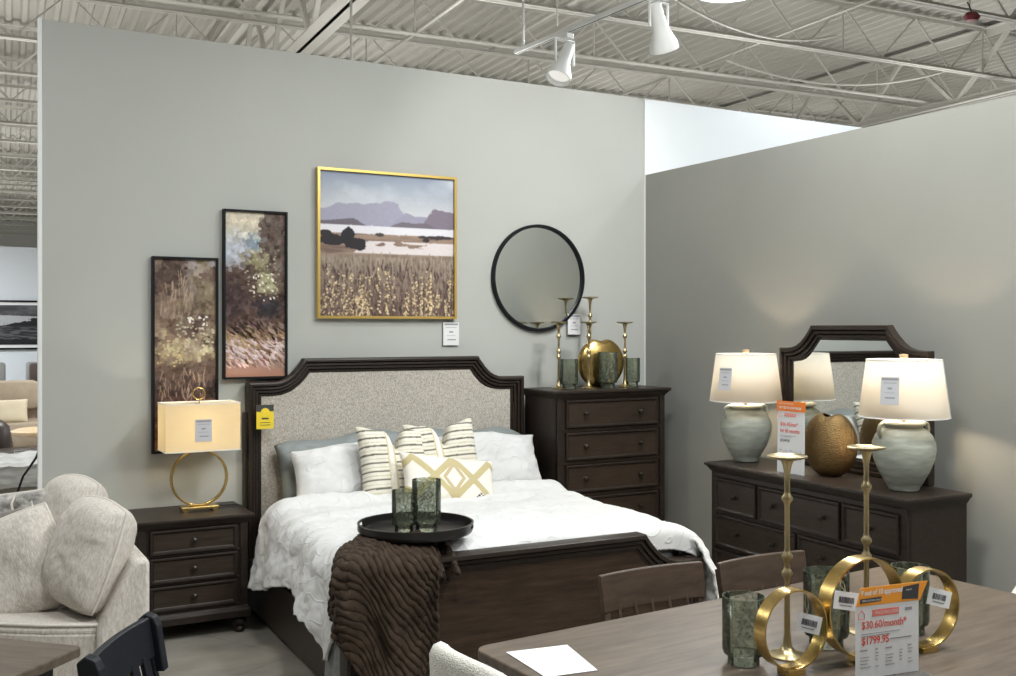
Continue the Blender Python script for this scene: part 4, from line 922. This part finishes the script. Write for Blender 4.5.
# ================================================================== ON THE WALL
picture('landscape_picture', 'square gold framed picture of a lake, hills and tall grass above the bed', (2.235 + 3.279) / 2, DY - .002, 1.915, 1.044, 1.025, lake(), M['framegold'], .018, .042)
picture('woodland_picture', 'lower left tall black framed picture of brown trees, behind the ring lamp', (1.165 + 1.573) / 2, DY - .002, 1.062, .408, 1.238, woods_a(), M['black'], .014, .042)
picture('woodland_picture', 'upper right tall black framed picture of dark trees and straw ground', (1.605 + 2.028) / 2, DY - .002, 1.517, .423, 1.104, woods_b(), M['black'], .014, .042)
t = thing('round_mirror', 'round black framed mirror on the wall above the chest of drawers', 'mirror', (3.984, DY - .002, 2.230))
n = 96; bm = BM(); circ = [(.405 * math.cos(-2 * PI * k / n), .405 * math.sin(-2 * PI * k / n)) for k in range(n)]
sweep(bm, circ, [(0, 0), (0, .03), (.003, .034), (.020, .034), (.023, .030), (.023, .008)], True, XZm); obj('mirror_frame', bm, M['black'], t, smooth=30)
bm = BM(); prism(bm, [(.39 * math.cos(2 * PI * k / n), .39 * math.sin(2 * PI * k / n)) for k in range(n)], .004, .012, XZm); obj('mirror_panel', bm, M['mirror'], t)
tagcard('price_tag', 'white price tag hanging under the gold framed landscape', (3.245, DY - .016, 1.725), 0, .125, .165)
tagcard('price_tag', 'white price tag on the wall at the lower right of the round mirror', (4.292, DY - .030, 1.800), 0, .115, .155)
p = B(-.94, -.105, 1.155)
tagcard('price_tag', 'yellow and charcoal price tag hanging on the headboard', (1.838, 6.57, 1.20), 0, .112, .155, 'yellow')

# ================================================================== ON THE CHEST OF DRAWERS
def candlestick_bm(h, rb, rd, knots, s=1.0, flare=.022):
    bm = BM(); r = .0085 * s; pr = [(.001, 0), (rb, 0), (rb, .004), (rb * .9, .007), (rb * .45, .013), (r * 1.7, .03 * s), (r * 1.15, .07 * s)]
    for k in knots:
        z = k * h; pr += [(r * .95, z - .026 * s), (r * 1.2, z - .014 * s), (r * 2.0, z - .004 * s), (r * 2.0, z + .004 * s), (r * 1.2, z + .014 * s), (r * .95, z + .026 * s)]
    pr += [(r * 1.1, h - .055 * s), (r * 1.7, h - .028 * s), (r * 2.4, h - .016), (rd * .75, h - .010), (rd, h - .006), (rd, h + .0), (rd * .95, h + .001), (rd * .90, h - .003), (.001, h - .004)]
    lathe(bm, pr, 28, caps=False); return bm
def candlestick(loc, h, rb, rd, knots, label, g, s=1.0):
    t = thing('candlestick', label, 'candlestick', loc, 0, g)
    o = obj('stem', candlestick_bm(h, rb, rd, knots, s), M['brass'], t, smooth=50); return t
ZC = 1.406; G2 = 'brass candlesticks on the chest'
def at(u, yy): # small helper kept in room units: x for a given sight line slope at depth yy
    s = (u - 508) / 1030; a = R(28.9); return (math.sin(a) + s * math.cos(a)) / (math.cos(a) - s * math.sin(a)) * yy
candlestick((3.980, 6.44, ZC), .490, .055, .060, (.47, .55, .78), 'brass candlestick at the left end of the chest of drawers', G2)
candlestick((4.190, 6.36, ZC), .490, .055, .060, (.47, .55, .78), 'brass candlestick standing in front of the round gold vase on the chest', G2)
candlestick((4.335, 6.56, ZC), .680, .055, .062, (.70, .79), 'tallest brass candlestick, rising behind the round gold vase on the chest', G2)
candlestick((4.515, 6.36, ZC), .490, .055, .062, (.47, .55, .78), 'brass candlestick at the right of the round gold vase on the chest', G2)
discvase('round_vase', 'round flat brushed gold vase among the candlesticks on the chest', (4.372, 6.47, ZC), R(-6), .385, .365, .12, M['gold'], .035)
G3 = 'green glasses on the chest'
glass((4.045, 6.40, ZC), .066, .215, 'green glass beside the left candlestick on the chest of drawers', G3)
glass((4.345, 6.34, ZC), .074, .265, 'taller green glass in front of the round gold vase', G3)
glass((4.640, 6.44, ZC), .060, .215, 'green glass at the right end of the chest of drawers', G3)

# ================================================================== SECTIONAL SOFA
t = thing('sectional_sofa', 'cream chenille sectional sofa at the left', 'sofa', (0, 0, 0))
front = [(.885, 5.145), (.78, 5.155), (.62, 5.205), (.44, 5.30), (.25, 5.435), (.05, 5.60), (-.20, 5.80), (-.6, 6.0), (-1.5, 6.1)]
plan = front + [(-1.5, 6.66), (.885, 6.66)]
def prismz(poly, z0, z1): bm = BM(); prism(bm, poly, z0, z1, lambda x, y, h: Vector((x, y, h))); return bm
obj('seat_base', prismz(plan, .06, .415), M['chenille'], t, bevel=.02, smooth=40)
o = obj('seat_cushion', prismz([(x - .004, y + .004) for x, y in plan], .38, .45), M['chenille'], t, bevel=.03, smooth=60)
bm = BM(); tube(bm, [(x, y + .010, .445) for x, y in front], .008, 8); obj('welt', bm, M['welt'], t, smooth=60)
bp = [(.650, .44), (.812, .742), (.884, .742), (.884, .06), (.650, .06)]
bm = BM(); prism(bm, bp, 5.150, 6.60, lambda x, z, h: Vector((x, h, z))); obj('backrest_frame', bm, M['chenille'], t, bevel=.02, smooth=40)
bm = BM(); box(bm, -1.5, .884, 6.42, 6.64, .06, .74, bev=.02); obj('backrest_frame', bm, M['chenille'], t, smooth=40)
for x0 in (-1.4, .76):
    for y0 in (6.2, 6.5): bm = BM(); box(bm, x0, x0 + .06, y0, y0 + .06, 0, .07); obj('foot', bm, M['wood'], t)
for x0, y0 in ((.76, 5.25), (.3, 5.5)): bm = BM(); box(bm, x0, x0 + .06, y0, y0 + .06, 0, .07); obj('foot', bm, M['wood'], t)
SG = 'loose back cushions of the sectional'
cushion('back_cushion', 'large cream cushion with welt leaning at the near end of the sectional back', .47, .49, .29, (.650, 5.47, .735), (R(-19), R(3), R(-74)), M['chenille'], 'cushion', SG, welt=.007, pinch=-.10, n=50, wr=.012, seed=3)
cushion('back_cushion', 'cream cushion behind the nearest one on the sectional back', .47, .50, .29, (.605, 6.06, .775), (R(-17), R(0), R(-72)), M['chenille'], 'cushion', SG, welt=.007, pinch=-.10, n=50, wr=.012, seed=13)
cushion('back_cushion', 'cream cushion cut by the left edge of the photo', .58, .52, .26, (.300, 5.78, .605), (R(-14), R(-24), R(-30)), M['chenille'], 'cushion', SG, welt=.007, pinch=-.07, n=50, wr=.012, seed=23)
fp_ = cushion('fur_cushion', 'grey fluffy cushion with pale loops behind the cream ones', .52, .34, .16, (.40, 6.16, .795), (R(-20), R(-6), R(-16)), M['silverfab'], 'cushion', welt=.007, pinch=.03, n=40, wr=.02, seed=33)
bm = BM()
for k in range(5):
    x0 = -.22 + .10 * k; tube(bm, [(x0 + .02 * math.sin(q), -.085 * (1 - ((x0) / .3) ** 2 * .6) * max(.15, 1 - ((-.13 + .045 * q) / .17) ** 4) ** .5, -.13 + .045 * q) for q in range(7)], .007, 6)
obj('pale_loops', bm, M['welt'], fp_, smooth=60)
cushion('brown_cushion', 'small brown grey plush cushion under the fluffy one at the left edge', .5, .24, .14, (.22, 6.02, .76), (R(-30), R(-8), R(-16)), mat('taupe_plush', (.12, .10, .09), .9, col2=(.22, .19, .17), noise_amt=.2, scale=25, sheen=.4), 'cushion', pinch=.03, n=30, wr=.01, seed=43)

# ================================================================== DINING CHAIRS
def wood_chair(label, loc, rz, h, m, w=.51, spl=5, ears=False, rail=.145, group=None):
    """origin under the seat; back on +y side, sitter faces -y"""
    t = thing('dining_chair', label, 'chair', loc, rz, group); hw_ = w / 2; yb = .20
    bm = BM(); prism(bm, [(-hw_ + .02, yb), (-hw_, -.22), (-hw_ + .05, -.26), (hw_ - .05, -.26), (hw_, -.22), (hw_ - .02, yb)], .435, .465, lambda x, y, z: Vector((x, y, z))); obj('seat', bm, m, t, bevel=.008)
    lean = lambda z: yb + max(0, z - .45) * .16
    for s in (-1, 1):
        bm = BM(); box(bm, s * (hw_ - .05) - .02, s * (hw_ - .05) + .02, -.235, -.195, 0, .44, bev=.003); obj('front_leg', bm, m, t)
        bm = BM(); tube(bm, [(s * (hw_ - .02), lean(0) + .05, 0), (s * (hw_ - .02), yb, .45), (s * (hw_ - .02), lean(h - rail) + .012, h - rail), (s * (hw_ - .02), lean(h - .03) + .022, h - .03)], .019, 4, sq=True); obj('rear_leg', bm, m, t)
        if ears:
            bm = BM(); prism(bm, [(lean(h - rail - .05) - .03, h - rail - .05), (lean(h) - .035, h - .03), (lean(h) - .02, h + .0), (lean(h) + .01, h + .012), (lean(h) + .035, h - .01), (lean(h - rail) + .03, h - rail - .05)], s * hw_ - .022, s * hw_ + .022, lambda y, z, x: Vector((x, y, z))); obj('rounded_ear', bm, m, t, bevel=.006)
    bm = BM(); n = 18; V = []
    for i in range(n + 1):
        q = 2 * i / n - 1; x = q * (hw_ + .002); bow = (.02 if ears else .03) * (1 - q * q); crown = 0.0
        V.append([bm.verts.new((x, lean(z_) + bow + dy_, z_)) for z_, dy_ in ((h - rail, -.011), (h + crown, -.011), (h + crown, .011), (h - rail, .011))])
    for a, b in zip(V, V[1:]):
        for k in range(4): bm.faces.new((a[k], b[k], b[(k + 1) % 4], a[(k + 1) % 4]))
    bm.faces.new(V[0]); bm.faces.new(V[-1][::-1]); obj('top_rail', bm, m, t, bevel=.004, smooth=40)
    for i in range(spl):
        q = -1 + 2 * (i + 1) / (spl + 1); x = q * hw_; bow = (.02 if ears else .03) * (1 - q * q)
        bm = BM(); 
        P = [(x, yb - .01, .46), (x, lean(h - rail) + bow, h - rail + .02)]
        if ears: vs = box(bm, -.025, .025, -.007, .007, 0, 1); [setattr(v, 'co', Vector((v.co.x + P[0][0], v.co.y + P[0][1] * (1 - v.co.z) + P[1][1] * v.co.z, P[0][2] * (1 - v.co.z) + P[1][2] * v.co.z))) for v in vs]
        else: tube(bm, P, .0095, 8)
        obj('spindle', bm, m, t, smooth=40)
    bm = BM(); box(bm, -hw_ + .05, hw_ - .05, -.225, -.205, .38, .43); box(bm, -hw_ + .03, hw_ - .03, yb - .01, yb + .01, .38, .43)
    for s in (-1, 1): box(bm, s * (hw_ - .04) - .01, s * (hw_ - .04) + .01, -.21, yb, .39, .43)
    obj('seat_rail', bm, m, t); return t
def chair_at(label, a, b, h, m, **k):
    """a, b: the two ends of the top rail on plan; the sitter's right end first"""
    a = Vector(a); b = Vector(b); w = (b - a).length; mid = (a + b) / 2; rz = math.atan2((b - a).y, (b - a).x); off = .20 + (h - .45) * .16
    nrm = Vector((math.sin(rz), -math.cos(rz))); o = mid + nrm * off
    return wood_chair(label, (o.x, o.y, 0), rz, h, m, w=w, **k)
chair_at('brown wooden dining chair behind the table, in front of the footboard', (2.306, 3.42), (2.824, 3.425), .862, M['woodc'], group='spindle back chairs at the big table')
chair_at('brown wooden dining chair behind the table, in front of the dresser', (2.885, 3.385), (3.385, 3.40), .855, M['woodc'], group='spindle back chairs at the big table')
chair_at('black painted dining chair at the lower left by the corner of the small table', (.374, 3.185), (.655, 3.63), .865, M['navy'], w=None, ears=True, rail=.13) if False else chair_at('black painted dining chair at the lower left by the corner of the small table', (.385, 3.21), (.615, 3.595), .888, M['navy'], ears=True, rail=.13, spl=5)

def tub_chair(label, loc, rz, h=.97):
    """upholstered chair with wrapped back, opening toward +x"""
    t = thing('upholstered_chair', label, 'chair', loc, rz, 'ivory upholstered chairs'); bm = BM(); r = .27
    def f(a, b, off):
        an = PI * .5 + PI * a; cx = r * math.cos(an) * 1.0; cy = r * math.sin(an)
        k = abs(2 * a - 1); ext = 0
        if a < .18: ext = (.18 - a) / .18 * .26; cx, cy = r * math.cos(PI * .5 + PI * .18) * 0 + ext, r
        rr_ = 1
        return cx, cy
    path = [(.22, .255), (.12, .265), (.0, .27)] + [(.27 * math.cos(PI / 2 + PI * i / 16), .27 * math.sin(PI / 2 + PI * i / 16)) for i in range(1, 16)] + [(0, -.27), (.12, -.265), (.22, -.255)]
    n = len(path); V = []
    for i, (x, y) in enumerate(path):
        a = path[max(0, i - 1)]; b = path[min(n - 1, i + 1)]; tx, ty = b[0] - a[0], b[1] - a[1]; L = math.hypot(tx, ty); nx, ny = ty / L, -tx / L
        # top edge: full height at the back, dropping along the wings
        q = (x + .27) / .49; top = .66 + (h - .66) * (1 / (1 + math.exp((q - .33) * 8))) ** 1.0
        ring = []
        for zz, o in ((.40, -.03), (.44, -.035), (top - .03, -.03), (top - .008, -.018), (top, 0), (top - .008, .018), (top - .03, .03), (.44, .035), (.40, .03)):
            lean = -.06 * max(0, (zz - .45)) * (1 if x < .1 else 0) * max(0, -x / .27); ring.append(bm.verts.new((x + nx * o + lean, y + ny * o, zz)))
        V.append(ring)
    for A, B_ in zip(V, V[1:]):
        m_ = len(A)
        for k in range(m_): bm.faces.new((A[k], A[(k + 1) % m_], B_[(k + 1) % m_], B_[k]))
    bm.faces.new(V[0]); bm.faces.new(V[-1][::-1]); obj('backrest', bm, M['boucle'], t, smooth=60)
    bm = BM(); box(bm, -.25, .25, -.235, .235, .38, .50, bev=.03); obj('seat', bm, M['boucle'], t, smooth=50)
    for sx in (-1, 1):
        for sy in (-1, 1): bm = BM(); tube(bm, [(sx * .2, sy * .2, .39), (sx * .22, sy * .22, 0)], [.02, .013], 10); obj('leg', bm, M['wood'], t, smooth=50)
    return t
tc1 = tub_chair('ivory upholstered chair at the left end of the big table', (1.46, 2.42, 0), R(4), 1.045)
dup(tc1, (4.00, 2.52, 0), R(183), 'ivory upholstered chair at the far right end of the big table', 'ivory upholstered chairs')

# ================================================================== TABLES
def dining_table(name, label, loc, rz, w, d, mtop, mleg, cr=.06, h=.76, th=.035):
    """origin below the back left corner; extends +x by w and -y by d"""
    t = thing(name, label, 'table', loc, rz); P = []
    for cx, cy, a0 in ((w - cr, -cr, 0), (cr, -cr, 90), (cr, -d + cr, 180), (w - cr, -d + cr, 270)):
        for k in range(7): a = R(a0 + 15 * k); P.append((cx + cr * math.cos(a), cy + cr * math.sin(a)))
    bm = BM(); prism(bm, P, h - th, h, lambda x, y, z: Vector((x, y, z))); obj('table_top', bm, mtop, t, bevel=.006)
    bm = BM(); i = .07
    box(bm, i, w - i, -i - .02, -i, h - th - .08, h - th); box(bm, i, w - i, -d + i, -d + i + .02, h - th - .08, h - th); box(bm, i, i + .02, -d + i, -i, h - th - .08, h - th); box(bm, w - i - .02, w - i, -d + i, -i, h - th - .08, h - th)
    obj('apron', bm, mleg, t)
    for x in (.10, w - .10):
        for y in (-.10, -d + .10): bm = BM(); tube(bm, [(x, y, 0), (x, y, h - th)], [.030, .046], 4, sq=True); obj('leg', bm, mleg, t)
    return t
TA = R(4.3)
tb = dining_table('dining_table', 'large brown wooden dining table at the lower right carrying the gold rings', (1.590, 3.140, 0), TA, 2.24, 1.30, M['woodt'], M['woodc'])
dining_table('dining_table', 'corner of a brown dining table with black legs at the lower left', (.42, 3.80, 0), R(-45), 1.5, 1.0, M['woodt'], M['navy'], cr=.03) if False else None
lt = dining_table('dining_table', 'brown dining table with black legs at the lower left edge', (-.615, 4.83, 0), R(-44.5), 1.47, 1.5, M['woodt'], M['navy'], cr=.025)
# papers on the table
t = thing('paper_sheet', 'white price list lying flat on the left end of the big table', 'paper', (1.757, 2.880, .7615), R(-8))
bm = BM(); prism(bm, [(-.112, .135), (.112, .135), (.095, -.14), (-.085, -.14)], 0, .0012, lambda x, y, z: Vector((x, y, z))); obj('sheet', bm, M['paper'], t)
t.rotation_euler = (0, 0, R(-8))
bm = BM()
for k in range(6): box(bm, -.03 + .004 * k, .05, .06 - .018 * k, .0615 - .018 * k, .0012, .0016)
box(bm, .055, .085, .10, .105, .0012, .0016); box(bm, .045, .052, -.035, -.028, .0012, .0016); obj('faint_print', bm, M['label'], t)

# decor on the big table
TZ_ = .7605; G4 = 'green glasses on the dining table'
glass((2.292, 2.565, TZ_), .069, .218, 'green mottled glass on the table, left of the three gold rings', G4)
glass((2.668, 2.570, TZ_), .077, .255, 'green mottled glass behind the middle of the large gold ring', G4)
glass((3.045, 2.535, TZ_), .066, .237, 'green mottled glass seen through the right gold ring', G4)
G5 = 'tall brass candlesticks on the table'
candlestick((2.470, 2.552, TZ_), .665, .064, .066, (.41, .495, .785), 'tall brass candlestick behind the left gold ring on the table', G5, s=1.08)
candlestick((2.905, 2.608, TZ_), .665, .064, .066, (.41, .495, .785), 'tall brass candlestick behind the large middle gold ring on the table', G5, s=1.08)
def ringdecor(loc, rz, Rr, w, label):
    t = thing('gold_ring_ornament', label, 'ornament', loc, rz, 'gold ring ornaments'); n = 80; bm = BM(); zc = Rr + .016; P = []
    for y_, r_ in ((-w / 2, Rr - .006), (-w / 2, Rr), (w / 2, Rr), (w / 2, Rr - .006), (w * .2, Rr - .0075), (-w * .2, Rr - .0075)): P.append([bm.verts.new((r_ * math.cos(2 * PI * k / n), y_, zc + r_ * math.sin(2 * PI * k / n))) for k in range(n)])
    m_ = len(P)
    for j in range(m_):
        for k in range(n): bm.faces.new((P[j][k], P[j][(k + 1) % n], P[(j + 1) % m_][(k + 1) % n], P[(j + 1) % m_][k]))
    obj('band', bm, M['gold'], t, smooth=40)
    bm = BM(); box(bm, -.034, .034, -w * .55, w * .55, 0, .020, bev=.002); obj('foot', bm, M['gold'], t); 
    bm = BM(); box(bm, -.03, .03, -w * .35, w * .35, .022, .027, bev=.001); obj('clip', bm, M['gold'], t); return t
RA = R(-4)
ringdecor((2.352, 2.412, TZ_), RA, .126, .052, 'left gold ring ornament on the table with a barcode tag')
ringdecor((2.640, 2.388, TZ_), RA, .163, .058, 'large gold ring ornament in the middle of the table, behind the price sign')
ringdecor((2.912, 2.365, TZ_), R(-5), .132, .052, 'right gold ring ornament on the table with a barcode tag')
def hangtag(loc, top, rz, roll, label, w=.078, h=.056):
    t = tagcard('barcode_tag', label, loc, rz, w, h, 'barcode', cat='price tag'); t.rotation_euler = (R(-6), roll, rz)
    a = Vector(top); b = Vector(loc) + Vector((0, -.002, h)); bm = BM(); tube(bm, [a, (a + b) / 2 + Vector((-.008, 0, 0)), b], .0009, 5); tube(bm, [a, (a + b) / 2 + Vector((.008, 0, 0)), b], .0009, 5)
    bmesh.ops.transform(bm, matrix=t.matrix_basis.inverted(), verts=bm.verts); obj('string', bm, M['string'], t); return t
hangtag((2.390, 2.383, .892), (2.392, 2.388, 1.014), R(-28), R(14), 'white barcode tag hanging in the left gold ring')
hangtag((2.518, 2.346, .955), (2.520, 2.372, 1.052), R(-28), R(8), 'white barcode tag hanging in the large middle gold ring')
hangtag((2.934, 2.331, .916), (2.940, 2.342, 1.018), R(-28), R(14), 'white barcode tag hanging in the right gold ring')
price_sign('price_sign', 'price sign with slanted orange header in front of the gold rings', (2.593, 2.245, TZ_), R(-8), .245, .232, .055, '', 'slant')

# ================================================================== LIGHT
def area(loc, size, e, rot=(0, 0, 0), col=(.97, 1, .985), name='ceiling_or_fill_lamp'):
    l = bpy.data.lights.new(name, 'AREA'); l.shape = 'DISK'; l.size = size; l.energy = e; l.color = col
    o = bpy.data.objects.new(name, l); C.objects.link(o); o.location = loc; o.rotation_euler = rot; return o
def spotl(loc, target, e, ang=50, blend=.6, col=(1, .99, .95), r=.05):
    l = bpy.data.lights.new('spot_lamp', 'SPOT'); l.energy = e; l.spot_size = R(ang); l.spot_blend = blend; l.color = col; l.shadow_soft_size = r
    o = bpy.data.objects.new('spot_lamp', l); C.objects.link(o); o.location = loc
    o.rotation_euler = (Vector(target) - Vector(loc)).to_track_quat('-Z', 'Y').to_euler(); return o
W = bpy.data.worlds.new('World'); SC.world = W; W.use_nodes = True
W.node_tree.nodes['Background'].inputs[0].default_value = (.75, .8, .85, 1); W.node_tree.nodes['Background'].inputs[1].default_value = .3
for x, y, e in ((2.5, -1.5, 85), (5.0, -1.5, 100), (3.8, 1.6, 125), (1.6, 2.6, 95), (4.2, 4.2, 88), (-3, 9.5, 80), (-4, 0, 40), (12, 0, 80), (-10, 14, 100)):
    area((x, y, 4.9), .7, e)
area((-1.6, 5.6, 4.9), .6, 60); area((0, 35, 4.2), .8, 420); area((9, 4.2, 4.9), .7, 72, col=(.93, .97, 1)); area((6.7, 5.6, 4.9), .6, 40, col=(.93, .97, 1))  # first two added to brighten the wall's end strip and the far hall
for x, y in ((3, 15), (9, 16), (-2, 22), (1, 30), (15, 12), (12, 26)): area((x, y, 4.0), .7, 170)
area((6.6, 7.6, 5.03), .5, 120); area((-1.5, 21.5, 4.6), .7, 420, col=(.93, .96, 1)); area((-2.5, 13, 4.6), .7, 160)  # middle lamp added, unseen, to brighten the far wall
# added unseen uplights that brighten the roof deck
for x, y in ((-2, 10), (1.5, 9), (4.6, 9), (8, 9), (11.5, 9), (15, 10), (-3, 15), (0.5, 14), (5, 14), (9.5, 14), (14, 15), (2, 20), (8, 20), (14, 21), (-1, 26), (6, 28), (-4, 20), (1, 24.5), (2, 33), (-4, 30), (6, 36)):
    area((x, y, 3.75), 1.2, 22, rot=(PI, 0, 0), col=(1, .985, .95), name='added_uplight')
for a, b, e in (((2.6, 2.6, 4.4), (1.4, 6.7, 2.0), 55), ((3.6, 2.6, 4.4), (2.8, 6.7, 2.3), 60), ((3.9, 3.6, 4.4), (4.0, 6.7, 2.8), 110), ((3.0, 1.6, 4.4), (4.99, 3.0, 1.2), 18), ((2.6, 3.0, 4.4), (2.7, 5.6, .8), 10)):
    spotl(a, b, e)
# ================================================================== CAMERA
F = 1030.0
cam = bpy.data.cameras.new('camera'); cam.sensor_width = 36; cam.lens = F / 1016 * 36; cam.shift_y = -10 / 1016; cam.clip_end = 200
co = bpy.data.objects.new('camera', cam); C.objects.link(co); co.location = (0, 0, 1.85); co.rotation_euler = (R(90), 0, R(-28.9)); SC.camera = co
SC.view_settings.view_transform = 'Standard'; SC.view_settings.look = 'None'; SC.view_settings.gamma = 1; SC.view_settings.use_curve_mapping = False
SC.view_settings.exposure = 0.17
SC.cycles.use_denoising = True; SC.cycles.max_bounces = 8; SC.cycles.diffuse_bounces = 4; SC.cycles.transparent_max_bounces = 24
SC.cycles.caustics_reflective = False; SC.cycles.caustics_refractive = False; SC.cycles.sample_clamp_indirect = 8
